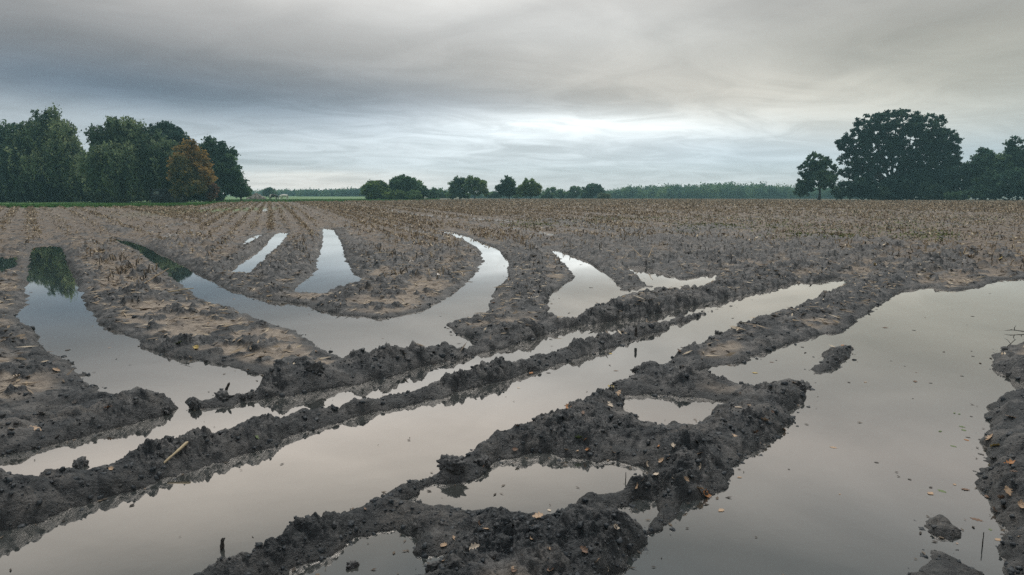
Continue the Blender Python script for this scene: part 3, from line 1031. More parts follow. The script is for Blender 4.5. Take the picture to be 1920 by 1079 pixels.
GC = "trees and bushes along the far end of the field"
GCN = [
 ('broadleaf_tree', "light green round tree at the left end of the middle clump", 172, [(705, 352, 22, 12), (698, 362, 16, 10), (716, 362, 18, 11), (690, 354, 8, 8)], 703, 'light'),
 ('broadleaf_tree', "biggest dark tree of the middle clump", 176, [(758, 343, 24, 12), (745, 352, 18, 12), (775, 352, 18, 12), (758, 362, 34, 12), (738, 345, 8, 6)], 757, 'mid'),
 ('round_shrub', "round light bush in front of the biggest tree of the middle clump", 168, [(742, 366, 16, 9), (728, 368, 10, 6)], 740, 'light'),
 ('round_shrub', "grey green bush low at the right front of the middle clump", 167, [(775, 366, 14, 8), (766, 369, 10, 5)], 774, 'mid'),
 ('broadleaf_tree', "small dark tree at the right end of the middle clump", 174, [(790, 361, 12, 11), (783, 354, 9, 8)], 788, 'dark'),
 ('round_shrub', "small dark round tree just right of the middle clump", 205, [(814, 363, 9, 9), (808, 367, 7, 6)], 813, 'mid'),
 ('round_shrub', "low pale blue green bush just left of the first pair of trees", 230, [(828, 364, 8, 8), (840, 367, 8, 5)], 829, 'mid'),
 ('broadleaf_tree', "dark left tree of the touching pair beside the middle clump", 190, [(860, 341, 10, 9), (853, 349, 10, 9), (866, 352, 10, 11), (858, 360, 12, 7)], 861, 'dark'),
 ('broadleaf_tree', "looser right tree of the touching pair, with gaps in its crown", 188, [(885, 339, 12, 7), (900, 346, 11, 8), (880, 350, 10, 10), (892, 357, 13, 8), (910, 358, 6, 5)], 889, 'light'),
 ('round_shrub', "low green bush under the left tree of the touching pair", 192, [(846, 365, 8, 7), (872, 367, 9, 5)], 850, 'mid'),
 ('broadleaf_tree', "dense dark round tree left of the light round tree", 180, [(950, 344, 13, 12), (943, 354, 12, 10), (959, 354, 12, 11), (950, 360, 18, 7)], 954, 'dark'),
 ('broadleaf_tree', "light green round tree with a short trunk right of the dark round tree", 176, [(992, 348, 14, 10), (983, 355, 12, 9), (1003, 355, 12, 9), (993, 361, 20, 6)], 995, 'light'),
 ('round_shrub', "bluish low bush behind the dark round tree and the light round tree", 235, [(930, 366, 10, 6), (972, 366, 8, 6), (918, 367, 8, 5)], 940, 'mid'),
 ('broadleaf_tree', "first hazy bush right of the light round tree", 255, [(1032, 362, 12, 9), (1024, 366, 8, 6)], 1030, 'mid'),
 ('broadleaf_tree', "low hazy tree second from the light round tree", 262, [(1052, 363, 10, 7), (1060, 366, 10, 5)], 1053, 'mid'),
 ('broadleaf_tree', "domed hazy tree just left of the tallest hazy tree", 258, [(1078, 359, 11, 8), (1072, 366, 10, 5)], 1078, 'mid'),
 ('broadleaf_tree', "tallest domed hazy tree left of the far wood", 250, [(1113, 355, 17, 9), (1103, 362, 14, 9), (1124, 363, 9, 8)], 1112, 'dark'),
 ('pale_bush', "pale grey green bush at the foot of the tallest hazy tree", 200, [(1131, 369, 8, 5), (1139, 370, 6, 4)], 1132, 'pale'),
 ('broadleaf_tree', "lone round tree far off beyond the grazing cows", 300, [(505, 359, 9, 5), (502, 363, 8, 4), (510, 363, 7, 4)], 505, 'dark'),
]
for i, (nm, lab, Yd, bl, tx, colr_) in enumerate(GCN):
    f = Yd / 175.0
    make_tree(nm, lab, 'tree' if 'tree' in nm else 'bush', Yd, bl, 60 + i, tx, .16 * f, 'shrub' if 'tree' not in nm else 'round', colr_, .62, .30 * f, .5 * f, GC,
              limbs='tree' in nm, hollow=.4, fork=.3)

GR = "trees and bushes at the right side of the field"
make_tree('oak_tree', "huge dark spreading oak dominating the right side of the field", 'tree', 157,
          [(1690, 226, 50, 22), (1738, 240, 36, 24), (1640, 240, 36, 24), (1772, 262, 26, 20),  (1600, 272, 30, 24), (1655, 275, 44, 26), (1715, 268, 50, 28), (1758, 268, 34, 26), (1785, 290, 24, 22), (1595, 300, 26, 14),
           (1640, 312, 34, 16), (1745, 302, 50, 24), (1780, 318, 28, 22), (1690, 300, 30, 20), (1605, 325, 30, 12), (1720, 335, 50, 20), (1580, 268, 14, 10)], 101, 1668, .95, 'round', 'black', .30, .30, .46, GR, hollow=.25, fork=.22, depth=.6)
make_tree('broadleaf_tree', "medium loose tree standing free just left of the oak", 'tree', 150,
          [(1530, 302, 20, 14), (1518, 318, 20, 16), (1548, 316, 22, 15), (1535, 335, 30, 14), (1512, 345, 20, 14), (1552, 342, 18, 12), (1505, 358, 12, 10)], 102, 1535, .26, 'round', 'dark', .33, .27, .40, GR, hollow=.35, fork=.3)
make_tree('broadleaf_tree', "thin dark young tree leaning under the left limbs of the oak", 'tree', 152,
          [(1625, 335, 14, 9), (1640, 322, 12, 9), (1612, 340, 10, 7)], 103, 1640, .15, 'round', 'black', .35, .3, .5, GR, fork=.45)
SH = [
 ('dark_shrub', "dark rounded bush between the free standing tree and the oak trunk", 153, [(1590, 356, 24, 14), (1615, 352, 24, 16), (1640, 360, 22, 14)], 1610, 'black'),
 ('dark_shrub', "dark thicket right under the middle of the oak", 154, [(1690, 352, 34, 22), (1670, 362, 26, 14), (1720, 350, 36, 24)], 1692, 'black'),
 ('dark_shrub', "dark thicket under the right limbs of the oak", 153, [(1765, 348, 36, 26), (1740, 360, 30, 16), (1790, 340, 26, 26)], 1765, 'black'),
 ('pale_bush', "pale arching low bush in front of the thicket right of the oak", 146, [(1795, 369, 18, 6), (1785, 371, 12, 4), (1808, 366, 10, 5)], 1795, 'mid'),
 ('broadleaf_tree', "feathery dark tree at the right edge of the picture", 148, [(1905, 275, 12, 14), (1915, 295, 26, 20), (1885, 310, 26, 18), (1930, 320, 36, 30)], 1908, 'dark'),
 ('dark_shrub', "tall dark bush between the oak and the feathery tree", 150, [(1850, 295, 18, 14), (1835, 315, 22, 18), (1862, 320, 26, 20), (1845, 345, 32, 24)], 1848, 'dark'),
 ('dark_shrub', "broad dark bush in front of the feathery tree at the right edge", 145, [(1890, 345, 36, 24), (1860, 362, 30, 12), (1930, 350, 34, 24)], 1892, 'dark'),
 ('dark_shrub', "dark bush reaching beyond the right edge of the picture", 150, [(1990, 330, 46, 40), (1960, 350, 40, 24)], 1975, 'black'),
]
for i, (nm, lab, Yd, bl, tx, colr_) in enumerate(SH):
    make_tree(nm, lab, 'tree' if nm.endswith('tree') else 'bush', Yd, bl, 120 + i, tx, .2, 'round' if nm.endswith('tree') else 'shrub', colr_, .7, .36, .70, GR, limbs=nm.endswith('tree'))


def far_wood(label, profile, Yd, dep, seed, leaf, clump, color, n):
    """a distant wood that reads as one mass; profile = crown line (px, py)"""
    r = np.random.default_rng(seed)
    px = [p_[0] for p_ in profile]
    py = [p_[1] for p_ in profile]
    xs = r.uniform(px[0], px[-1], n)
    cen = []
    tn = []
    for x in xs:
        Yk = Yd + r.uniform(0, dep)
        top = pt(x, np.interp(x, px, py), Yd)[2]
        base = pt(x, 372, Yk)
        z0 = float(zbase(np.array(base[0]), np.array(base[1])))
        Hk = max(2.5, (top - z0) * r.uniform(.72, 1.0) * (Yk / Yd) ** .2)
        w = Hk * r.uniform(.28, .42)
        k = int(26)
        u = unit(k, r)
        q = np.array([base[0], Yk, z0 + Hk * .56]) + u * np.array([w, w, Hk * .42]) * (r.random((k, 1)) ** .4)
        q = np.concatenate([q, np.array([base[0], Yk, z0]) + np.stack([r.normal(0, w * .7, 6), r.normal(0, w * .5, 6), r.uniform(.2, Hk * .35, 6)], 1)])
        cen.append(q)
        tn.append(np.full(len(q), np.clip(r.normal(.45, .25), 0, 1)))
    cen = np.concatenate(cen)
    tn = np.concatenate(tn)
    m_ = 18
    e = (cen[:, None] + r.normal(0, 1, (len(cen), m_, 3)) * clump * .5).reshape(-1, 3)
    lv = leaf_cards(e, np.full(len(e), leaf), r, 1.2)
    tn = np.clip(np.repeat(tn, m_) + r.normal(0, .1, len(e)), 0, 1)
    o_ = link("far_wood", mesh_np("far_wood", lv, np.arange(len(lv)), 4, leaf_mats[color], False, dict(tint=np.repeat(tn, 4))))
    tag(o_, label, "wood", kind='stuff')


far_wood("long hazy wood closing the field left of the oak",
         [(1135, 361), (1160, 356), (1185, 350), (1240, 347), (1300, 346), (1365, 342), (1400, 346), (1425, 345), (1450, 348), (1490, 349), (1580, 352), (1700, 352)], 400, 60, 201, .8, 2.0, 'mid', 300)
far_wood("faint blue line of trees beyond the meadow with the cows",
         [(465, 364), (480, 361), (520, 362), (535, 358), (560, 361), (578, 359), (600, 361), (650, 359), (690, 358)], 520, 60, 202, .9, 2.0, 'mid', 130)
far_wood("hazy blue wooded rise left of the middle clump",
         [(560, 365), (600, 362), (630, 358), (660, 355), (690, 356), (760, 358), (850, 362), (960, 364), (1160, 362)], 440, 40, 203, .8, 2.0, 'dark', 200)

# ------------------------------------------------------------------ sheds, heap, cows at the far side
m_board = simple_mat("weathered_boards", (.035, .038, .045), .8, .25, 2.0)
m_trim = simple_mat("grey_trim", (.16, .15, .15), .7, .15)
m_roof = simple_mat("roof_sheet", (.22, .22, .22), .6, .2, 1.5)
m_glass = simple_mat("window_glass", (.30, .33, .36), .15, .1)


def box(cx, cy, cz, sx, sy, sz):
    v = np.array([(x, y, z) for z in (-.5, .5) for y in (-.5, .5) for x in (-.5, .5)]) * [sx, sy, sz] + [cx, cy, cz]
    f = np.array([(0, 2, 3, 1), (4, 5, 7, 6), (0, 1, 5, 4), (2, 6, 7, 3), (0, 4, 6, 2), (1, 3, 7, 5)])
    return v, f


def boxes(lst):
    vs, fs, k = [], [], 0
    for b_ in lst:
        v, f = box(*b_)
        vs.append(v)
        fs.append(f + k)
        k += 8
    return np.concatenate(vs), np.concatenate(fs)


def part(name, lst, m, parent):
    v, f = boxes(lst)
    return link(name, mesh_np(name, v, f, 4, m), parent)


def shed(label, px, Yd, w, d_, hgt, win_x, roof_m):
    b = pt(px, 375, Yd)
    b[2] = float(zbase(b[0], b[1]))
    root = tag(empty('garden_shed', b), label, 'shed')
    n = int(w / .16)
    planks = [(-w / 2 + (i + .5) * w / n, 0, hgt / 2, w / n * .94, .05, hgt) for i in range(n)]
    part('wall', planks + [(0, d_ / 2, hgt / 2, w - .04, d_ - .06, hgt - .02)], m_board, root)
    part('corner_post', [(w / 2 + .08, .0, hgt / 2, .16, .16, hgt)], m_trim, root)
    part('corner_post', [(-w / 2 - .08, .0, hgt / 2, .16, .16, hgt)], m_board, root)
    fr = part('window', [(win_x, -.06, hgt * .66, .9, .06, .06), (win_x, -.06, hgt * .66 + .6, .9, .06, .06), (win_x - .42, -.06, hgt * .66 + .3, .06, .055, .54),
                         (win_x + .42, -.06, hgt * .66 + .3, .06, .055, .54), (win_x, -.06, hgt * .66 + .3, .04, .05, .54)], m_trim, root)
    part('pane', [(win_x, -.05, hgt * .66 + .3, .78, .03, .54)], m_glass, fr)
    part('roof', [(0, d_ / 2 - .1, hgt + .10, w + .7, d_ + .8, .16)], roof_m, root)
    return root


shed("dark boarded shed with a small window under the broad willow", 306, 109, 3.5, 3, 2.0, -1.0, m_board)
shed("low shed with a pale roof edge half hidden in the left copse", 190, 117, 3.0, 3, 1.6, .8, m_roof)

m_cowb = simple_mat("black_hide", (.02, .018, .016), .8, .2)
m_coww = simple_mat("white_hide", (.75, .72, .66), .8, .1)


def cow(label, px, Yd, rz, material, patch):
    b = pt(px, 376, Yd)
    b[2] = float(zbase(b[0], b[1]))
    root = tag(empty('cow', b, rz), label, 'cow', "cows grazing in the far meadow")
    me = bpy.data.meshes.new('body')
    P_ = [(0, 0, 1.05), (.55, 0, 1.08), (.95, 0, 1.02), (1.25, 0, .72), (1.42, 0, .38), (1.50, 0, .18), (-.5, 0, 1.10), (-.85, 0, 1.1), (-1.0, 0, .75), (-1.02, 0, .35)]
    E_ = [(0, 1), (1, 2), (2, 3), (3, 4), (4, 5), (0, 6), (6, 7), (7, 8), (8, 9)]
    rad = [.36, .33, .24, .16, .13, .08, .35, .25, .04, .03]
    for x, yy, hk in ((.62, .2, 0), (.62, -.2, 0), (-.72, .2, 1), (-.72, -.2, 1)):
        i = len(P_)
        P_ += [(x, yy, .72), (x + (-.06 if hk else .02), yy, .40), (x, yy, .03)]
        E_ += [(1 if not hk else 6, i), (i, i + 1), (i + 1, i + 2)]
        rad += [.13, .075, .06]
    for yy in (.14, -.14):
        i = len(P_)
        P_ += [(1.30, yy, .62)]
        E_ += [(3, i)]
        rad += [.04]
    me.from_pydata(P_, E_, [])
    ob = link('body', me, root)
    ob.modifiers.new('skin', 'SKIN')
    for i, sv in enumerate(me.skin_vertices[0].data):
        sv.radius = (rad[i], rad[i])
    me.skin_vertices[0].data[0].use_root = True
    s = ob.modifiers.new('sub', 'SUBSURF')
    s.levels = 1
    s.render_levels = 1
    me.materials.append(material)
    return root


def patch_mat():
    m, t, o = mat("pied_hide")
    p = new(t, 'ShaderNodeBsdfPrincipled')
    g = new(t, 'ShaderNodeTexCoord')
    n = noise_tex(t, g.outputs['Object'], 1.3, 1, .4)
    r = new(t, 'ShaderNodeValToRGB')
    r.color_ramp.interpolation = 'CONSTANT'
    r.color_ramp.elements[0].color = (.02, .018, .016, 1)
    r.color_ramp.elements[1].position = .52
    r.color_ramp.elements[1].color = (.75, .72, .66, 1)
    t.links.new(n.outputs[0], r.inputs[0])
    t.links.new(r.outputs[0], p.inputs['Base Color'])
    p.inputs['Roughness'].default_value = .8
    t.links.new(p.outputs[0], o.inputs[0])
    return m


cow("black and white cow grazing with lowered head, left of the white cow", 513, 150, R(-15), patch_mat(), 1)
cow("white cow standing right of the black and white cow", 533, 156, R(170), m_coww, 0)

m_rubble = ramp_mat("rubble", [(.20, .17, .14), (.30, .26, .22), (.42, .39, .35)], .9)
hb = pt(481, 373, 175)
hv, hf, k_ = [], [], 0
r_ = np.random.default_rng(5)
for _ in range(220):
    a_ = r_.uniform(0, 6.28)
    q = r_.random() ** .6
    s = r_.uniform(.15, .5)
    v, f = box(0, 0, 0, s * 1.3, s, s * .8)
    v = v + r_.normal(0, s * .12, v.shape)
    rot = r_.uniform(0, 6.28)
    v[:, :2] = v[:, :2] @ np.array([[math.cos(rot), -math.sin(rot)], [math.sin(rot), math.cos(rot)]])
    v += [math.cos(a_) * q * 2.4, math.sin(a_) * q * 1.8, (1 - q) * 1.5 + .05]
    hv.append(v)
    hf.append(f + k_)
    k_ += 8
heap = link('rubble_heap', mesh_np('rubble_heap', np.concatenate(hv), np.concatenate(hf), 4, m_rubble))
heap.location = (hb[0], hb[1], float(zbase(hb[0], hb[1])))
tag(heap, "pale heap of rubble beyond the small end tree of the left copse", 'heap')

# ------------------------------------------------------------------ stubble
STALK = [(.08, .066, .052), (.22, .165, .115), (.38, .29, .19), (.50, .40, .27), (.64, .54, .39)]
m_stalk = ramp_mat("maize_stalk", STALK, .75, .2)
m_stalk_obj, t, o = mat("maize_stalk_near")
p = new(t, 'ShaderNodeBsdfPrincipled')
oi = new(t, 'ShaderNodeObjectInfo')
rr_ = new(t, 'ShaderNodeValToRGB')
for i in range(2): rr_.color_ramp.elements.new(.5)
for e, pos_, c in zip(rr_.color_ramp.elements, (0, .4, .75, 1), ((.035, .033, .03), (.11, .09, .068), (.26, .20, .135), (.46, .36, .24))):
    e.position = pos_
    e.color = (*c, 1)
t.links.new(oi.outputs['Random'], rr_.inputs[0])
t.links.new(rr_.outputs[0], p.inputs['Base Color'])
p.inputs['Roughness'].default_value = .75
t.links.new(p.outputs[0], o.inputs[0])

r = np.random.default_rng(21)


def field_rows(theta, cond, rmax=205):
    """stalk positions on rows running in direction theta"""
    a = np.array([math.sin(theta), math.cos(theta)])
    b = np.array([math.cos(theta), -math.sin(theta)])
    out_ = []
    U = np.arange(-230, 230) * (ROW_S if theta == ROW_A else ROW_S * 1.6)
    for u in U:
        n = int(rmax * 1.6 / (.105 if theta == ROW_A else .07) * r.choice([.25, .7, 1.0, 1.3]))
        v = np.sort(r.uniform(-10, rmax * 1.3, n))
        q = b[None] * (u + r.normal(0, .07 if theta == ROW_A else .16, n))[:, None] + a[None] * v[:, None]
        rr2 = np.hypot(q[:, 0], q[:, 1])
        az = np.arctan2(q[:, 0], q[:, 1])
        dens = np.clip((52.0 / np.maximum(rr2, 52)) ** 1.1, 0, 1)
        ok = (np.abs(az) < R(43)) & (q[:, 1] > 3) & (rr2 < np.minimum(edge_r(az) - .5, rmax)) & (r.random(n) < dens) & cond(az, rr2)
        out_.append(q[ok])
    return np.concatenate(out_)


SA = field_rows(ROW_A, lambda az, rr2: (az >= R(-24.5)))
SB = field_rows(ROW_B, lambda az, rr2: (az < R(-24.5)))
S = np.concatenate([SA, SB])
sr = np.hypot(S[:, 0], S[:, 1])
saz = np.arctan2(S[:, 0], S[:, 1])
s_rough = look(rough, S[:, 0], S[:, 1])
s_sd = look(sd, S[:, 0], S[:, 1])
s_chu = look(chu, S[:, 0], S[:, 1])
gn = N2(S[:, 0] * .22, S[:, 1] * .22, 77)
pr = smooth(13, 26, sr) * (1 - .85 * np.clip(s_chu, 0, 1)) * np.where(s_sd < .25, 0, 1) * np.clip(.80 + 1.0 * gn, .08, 1)
# tramlines run over without stalks
um_, _ = row_coord(S[:, 0], S[:, 1])
tram = (np.abs(((um_ + 1.2) % 9.0) - 4.5) < .55) | (np.abs(((um_ + 1.2 + 2.25) % 9.0) - 4.5) < .45)
pr = np.where(tram, pr * .12, pr)
# flattened towards the right-hand headland
pr *= 1 - .55 * smooth(R(8), R(22), saz) * (1 - smooth(45, 80, sr))
S, sr, saz = S[r.random(len(S)) < pr], None, None
# hand placed clusters on the silt strips near the left ruts
EX = []
for (x0, y0, x1, y1, n, hs) in [(165, 487, 200, 478, 12, 1), (180, 500, 240, 486, 26, 1), (205, 530, 245, 505, 26, 1), (225, 522, 262, 497, 20, 1), (170, 465, 235, 450, 14, 1), (255, 545, 268, 535, 4, 1),
                                (270, 527, 300, 505, 18, 1), (700, 480, 860, 500, 26, 1), (740, 455, 850, 470, 26, 1), (720, 520, 860, 530, 18, 1), (690, 470, 760, 500, 18, 1),
                                (1060, 440, 1240, 458, 46, 1), (1180, 455, 1260, 470, 14, 1), (1200, 500, 1225, 510, 6, 1), (440, 420, 520, 432, 20, 1), (560, 445, 585, 500, 12, 1),
                                (1590, 450, 1640, 458, 9, 1), (640, 430, 760, 450, 40, 1), (330, 440, 400, 452, 20, 1), (980, 470, 1050, 500, 12, 1)]:
    for k in range(n):
        f = r.random()
        EX.append(gp(x0 + (x1 - x0) * f + r.normal(0, 2), y0 + (y1 - y0) * f + r.normal(0, 2)))
EX = np.array(EX)
EX = EX[look(sd, EX[:, 0], EX[:, 1]) > .03]
S = np.concatenate([S, EX])
sr = np.hypot(S[:, 0], S[:, 1])
order = np.argsort(sr)
S, sr = S[order], sr[order]
NEAR = 290
near, farS = S[:NEAR], S[NEAR:]


def stalk_mesh(i):
    rr2 = np.random.default_rng(400 + i)
    Ln = 1.0
    n = 6
    z = np.linspace(-.12, Ln, n)
    bend = rr2.normal(0, .12, 2)
    pts_ = np.stack([bend[0] * z ** 2 + rr2.normal(0, .01, n), bend[1] * z ** 2 + rr2.normal(0, .01, n), z], 1)
    rad = np.array([.085, .075, .068, .062, .066, .05]) * rr2.uniform(.8, 1.2)
    paths = [(pts_, rad)]
    # frayed top and a rag of leaf sheath
    for _ in range(3):
        a_ = rr2.uniform(0, 6.28)
        d_ = np.array([math.cos(a_), math.sin(a_), 0])
        p0 = pts_[-1] + d_ * .02
        paths.append((np.array([p0, p0 + d_ * .05 + [0, 0, .08], p0 + d_ * .12 + [0, 0, .12]]), np.array([.03, .02, .006])))
    if i % 2:
        a_ = rr2.uniform(0, 6.28)
        d_ = np.array([math.cos(a_), math.sin(a_), 0])
        p0 = pts_[3]
        paths.append((np.array([p0, p0 + d_ * .18 + [0, 0, .1], p0 + d_ * .42 - [0, 0, .08], p0 + d_ * .55 - [0, 0, .35]]), np.array([.04, .05, .04, .008])))
    v, f = tubes(paths, 5)
    return mesh_np('maize_stalk', v, f, 4, m_stalk_obj, True)


stalk_protos = [stalk_mesh(i) for i in range(8)]
PIX = [np.array([x, y]) for x, y in near]


def to_px(x, y, z=0):
    v = np.array([x, y, z - CAM_H])
    f_ = v[1] * CP - v[2] * SP
    u_ = v[1] * SP + v[2] * CP
    return 960 + FPX * v[0] / f_, 539.5 - FPX * u_ / f_


def stalk_label(px, py):
    if px < 420:
        return "short dark maize stalk stub on the silt strip between the two left puddles"
    if px < 640:
        return "maize stalk stub standing beside the short ruts left of the middle"
    if px < 900:
        return "maize stalk stub on the trampled island inside the curved puddle"
    if px < 1030:
        return "maize stalk stub on the strip between the curved puddle and the arc puddle"
    if px < 1300:
        return "maize stalk stub in the churned mud above the arc puddle"
    return "maize stalk stub on the flattened ground at the right of the field"


for i, (x, y) in enumerate(near):
    o_ = bpy.data.objects.new('maize_stalk', stalk_protos[i % 8])
    col.objects.link(o_)
    hgt = r.uniform(.06, .17)
    o_.location = (x, y, gz(x, y) - .004)
    lean = abs(r.normal(0, .22))
    o_.rotation_euler = (lean * math.cos(i * 2.4), lean * math.sin(i * 2.4), r.uniform(0, 6.28))
    o_.scale = (.19, .19, hgt)
    px_, py_ = to_px(x, y)
    tag(o_, stalk_label(px_, py_), 'stalk', "maize stubble stalks")


def prisms(P0, H, W, lean, r):
    n = len(P0)
    a0 = r.uniform(0, 6.28, n)
    top = P0 + np.stack([lean * np.cos(a0), lean * np.sin(a0), H], 1)
    rot = r.uniform(0, 6.28, n)
    vs = []
    for base, k in ((P0 - [0, 0, .02], 1.0), (top, .75)):
        for j in range(3):
            an = rot + j * 2.094
            vs.append(base + np.stack([np.cos(an) * W * k, np.sin(an) * W * k, np.zeros(n)], 1))
    v = np.stack(vs, 1)
    i0 = np.arange(n)[:, None] * 6
    f = np.concatenate([i0 + np.array([[0, 1, 4, 3]]), i0 + np.array([[1, 2, 5, 4]]), i0 + np.array([[2, 0, 3, 5]])], 1).reshape(-1, 4)
    return v.reshape(-1, 3), f


fx, fy = farS[:, 0], farS[:, 1]
fr_ = np.hypot(fx, fy)
fz = look(Z, fx, fy)
n = len(farS)
grow = np.clip(fr_ / 42, 1, 3.2) ** .7          # the thinned far rows stand for clumps
v, f = prisms(np.stack([fx, fy, fz], 1), r.uniform(.05, .16, n), .014 * r.uniform(.8, 1.6, n) * grow, np.abs(r.normal(0, .06, n)), r)
# rags of dry leaf on the stalks
kk = np.repeat(np.arange(n), 2)
lc = np.stack([fx[kk], fy[kk], fz[kk] + r.uniform(.0, .13, 2 * n)], 1) + r.normal(0, .10, (2 * n, 3)) * [1, 1, .1]
lv = leaf_cards(lc, .045 * grow[kk], r, 3.2)
V_ = np.concatenate([v, lv])
F_ = np.concatenate([f, (np.arange(len(lv)) + len(v)).reshape(-1, 4)])
tag(link('maize_stubble', mesh_np('maize_stubble', V_, F_, 4, m_stalk)), "rows of dry tan maize stubble across the whole field", 'stubble', kind='stuff')

# flat crop litter
n = 200000
rr2 = 60 ** r.uniform(0, 1, n) * 3.2
rr2 = np.where(rr2 > 150, r.uniform(20, 150, n), rr2)
aa2 = r.uniform(R(-42), R(42), n)
lx, ly = rr2 * np.sin(aa2), rr2 * np.cos(aa2)
lsd = look(sd, lx, ly)
ok = (lsd > .10) & (rr2 > 6.5) & (rr2 < edge_r(aa2)) & (r.random(n) < smooth(6, 22, rr2) * (1 - .6 * look(chu, lx, ly)) + .03)
ok &= (r.random(len(ok)) < np.where(rr2 > 16, np.where(np.cos(row_coord(lx, ly)[0] * 2 * np.pi / ROW_S) > .1, 1.0, .28), 1.0))
lx, ly, rr2 = lx[ok], ly[ok], rr2[ok]
n = len(lx)
L = r.uniform(.05, .24, n)
th = r.uniform(0, 6.28, n)
d_ = np.stack([np.cos(th), np.sin(th), r.normal(0, .12, n)], 1) * L[:, None] * .5
w_ = np.stack([-np.sin(th), np.cos(th), r.normal(0, .5, n)], 1) * (.010 * np.clip(rr2 / 25, 1, 2.5))[:, None]
c_ = np.stack([lx, ly, look(Z, lx, ly) + .014], 1)
v = np.stack([c_ - d_, c_ + w_, c_ + d_, c_ - w_], 1).reshape(-1, 3)
m_litter = ramp_mat("dry_litter", [(.07, .058, .046), (.16, .125, .09), (.30, .235, .16), (.48, .41, .31)], .8, .2)
tag(link('crop_litter', mesh_np('crop_litter', v, np.arange(n * 4), 4, m_litter)), "dry straw and leaf scraps strewn over the mud", 'litter', kind='stuff')

# young green weeds
m_weed = ramp_mat("weeds", [(.08, .10, .035), (.15, .17, .06), (.24, .25, .10)], .7, .2)
WP = [(1480, 425, 90, 9), (1380, 412, 120, 5), (1620, 400, 90, 6), (1700, 418, 110, 9), (1840, 405, 100, 10), (1560, 440, 80, 6), (1740, 440, 60, 6), (1330, 425, 60, 4), (1180, 412, 80, 3), (1640, 425, 200, 14), (1480, 400, 200, 8), (1000, 420, 60, 4)]
wc = []
for (x, y, sx, sy) in WP:
    for _ in range(70):
        wc.append(gp(x + r.normal(0, sx * .6), max(383, y + r.normal(0, sy * .8)), .15))
wc = np.array(wc)
wr = np.hypot(wc[:, 0], wc[:, 1])
cc = np.repeat(np.stack([wc[:, 0], wc[:, 1], look(Z, wc[:, 0], wc[:, 1])], 1), 8, 0)
cc += r.normal(0, 1, cc.shape) * np.repeat(np.clip(wr / 40, .25, 1.4), 8)[:, None] * [.45, .45, 0] + np.stack([np.zeros(len(cc)), np.zeros(len(cc)), r.uniform(.01, .07, len(cc))], 1)
lv = leaf_cards(cc, np.full(len(cc), .05), r, 1.8)
tag(link('weed_cover', mesh_np('weed_cover', lv, np.arange(len(lv)), 4, m_weed)), "low yellow green weeds sprouting between the stubble rows", 'weeds', kind='stuff')

# grass blades on the strip before the left copse and in the far meadow
n = 42000
aa2 = r.uniform(R(-42), R(-6), n)
e_ = edge_r(aa2)
rr2 = e_ + r.random(n) ** 1.6 * np.where(aa2 < R(-24), 26, 60)
gx_, gy_ = rr2 * np.sin(aa2), rr2 * np.cos(aa2)
c_ = np.stack([gx_, gy_, look(Z, gx_, gy_) + .05], 1)
lv = leaf_cards(c_, np.full(n, .16), r, 2.2, -.6)
m_grass = ramp_mat("grass_blades", [(.06, .14, .035), (.09, .20, .05), (.14, .25, .07)], .7, .2)
tag(link('grass', mesh_np('grass', lv, np.arange(n * 4), 4, m_grass)), "green grass strip between the stubble field and the left copse", 'grass', kind='stuff')

# ------------------------------------------------------------------ clods
def ico(sub):
    import bmesh
    bm = bmesh.new()
    bmesh.ops.create_icosphere(bm, subdivisions=sub, radius=1.0)
    v = np.array([x.co[:] for x in bm.verts])
    f = np.array([[q.index for q in x.verts] for x in bm.faces])
    bm.free()
    return v, f


def lump(seed, sub=2, amp=.35):
    v, f = ico(sub)
    rr2 = np.random.default_rng(seed)
    o3 = rr2.uniform(0, 50, 6)
    d = (np.abs(N2(v[:, 0] * 1.3 + o3[0], v[:, 1] * 1.3 + v[:, 2] * 1.1 + o3[1], seed)) + .6 * np.abs(N2(v[:, 2] * 2.8 + o3[2], v[:, 0] * 2.6 - v[:, 1] * 2.2 + o3[3], seed + 1))
         + .35 * np.abs(N2(v[:, 1] * 6 + o3[4], v[:, 2] * 6 + v[:, 0] * 4 + o3[5], seed + 2)))
    v = v * (1 - amp * .6 + amp * 1.8 * d)[:, None]
    return v * rr2.uniform(.75, 1.25, 3) * [1, 1, .8], f


m_clod, t, o = mat("mud_clod")
E.tree = t
geo = new(t, 'ShaderNodeNewGeometry')
p = new(t, 'ShaderNodeBsdfPrincipled')
nq = E(noise_tex(t, geo.outputs['Position'], 22, 7, .65).outputs[0])
nq2 = E(noise_tex(t, geo.outputs['Position'], 90, 4, .6).outputs[0])
c_ = mixc(ss(nq, .35, .68), (.015, .021, .026), (.054, .060, .064))
c_ = mixc(ss(E(geo.outputs['Random Per Island']), .7, 1.0) * .5, c_, (.085, .078, .07))
t.links.new(c_, p.inputs['Base Color'])
p.inputs['Roughness'].default_value = .55
p.inputs['Specular IOR Level'].default_value = .3
bb = new(t, 'ShaderNodeBump')
bb.inputs['Strength'].default_value = .7
bb.inputs['Distance'].default_value = .01
t.links.new((nq + nq2 * .5).v, bb.inputs['Height'])
t.links.new(bb.outputs[0], p.inputs['Normal'])
t.links.new(p.outputs[0], o.inputs[0])

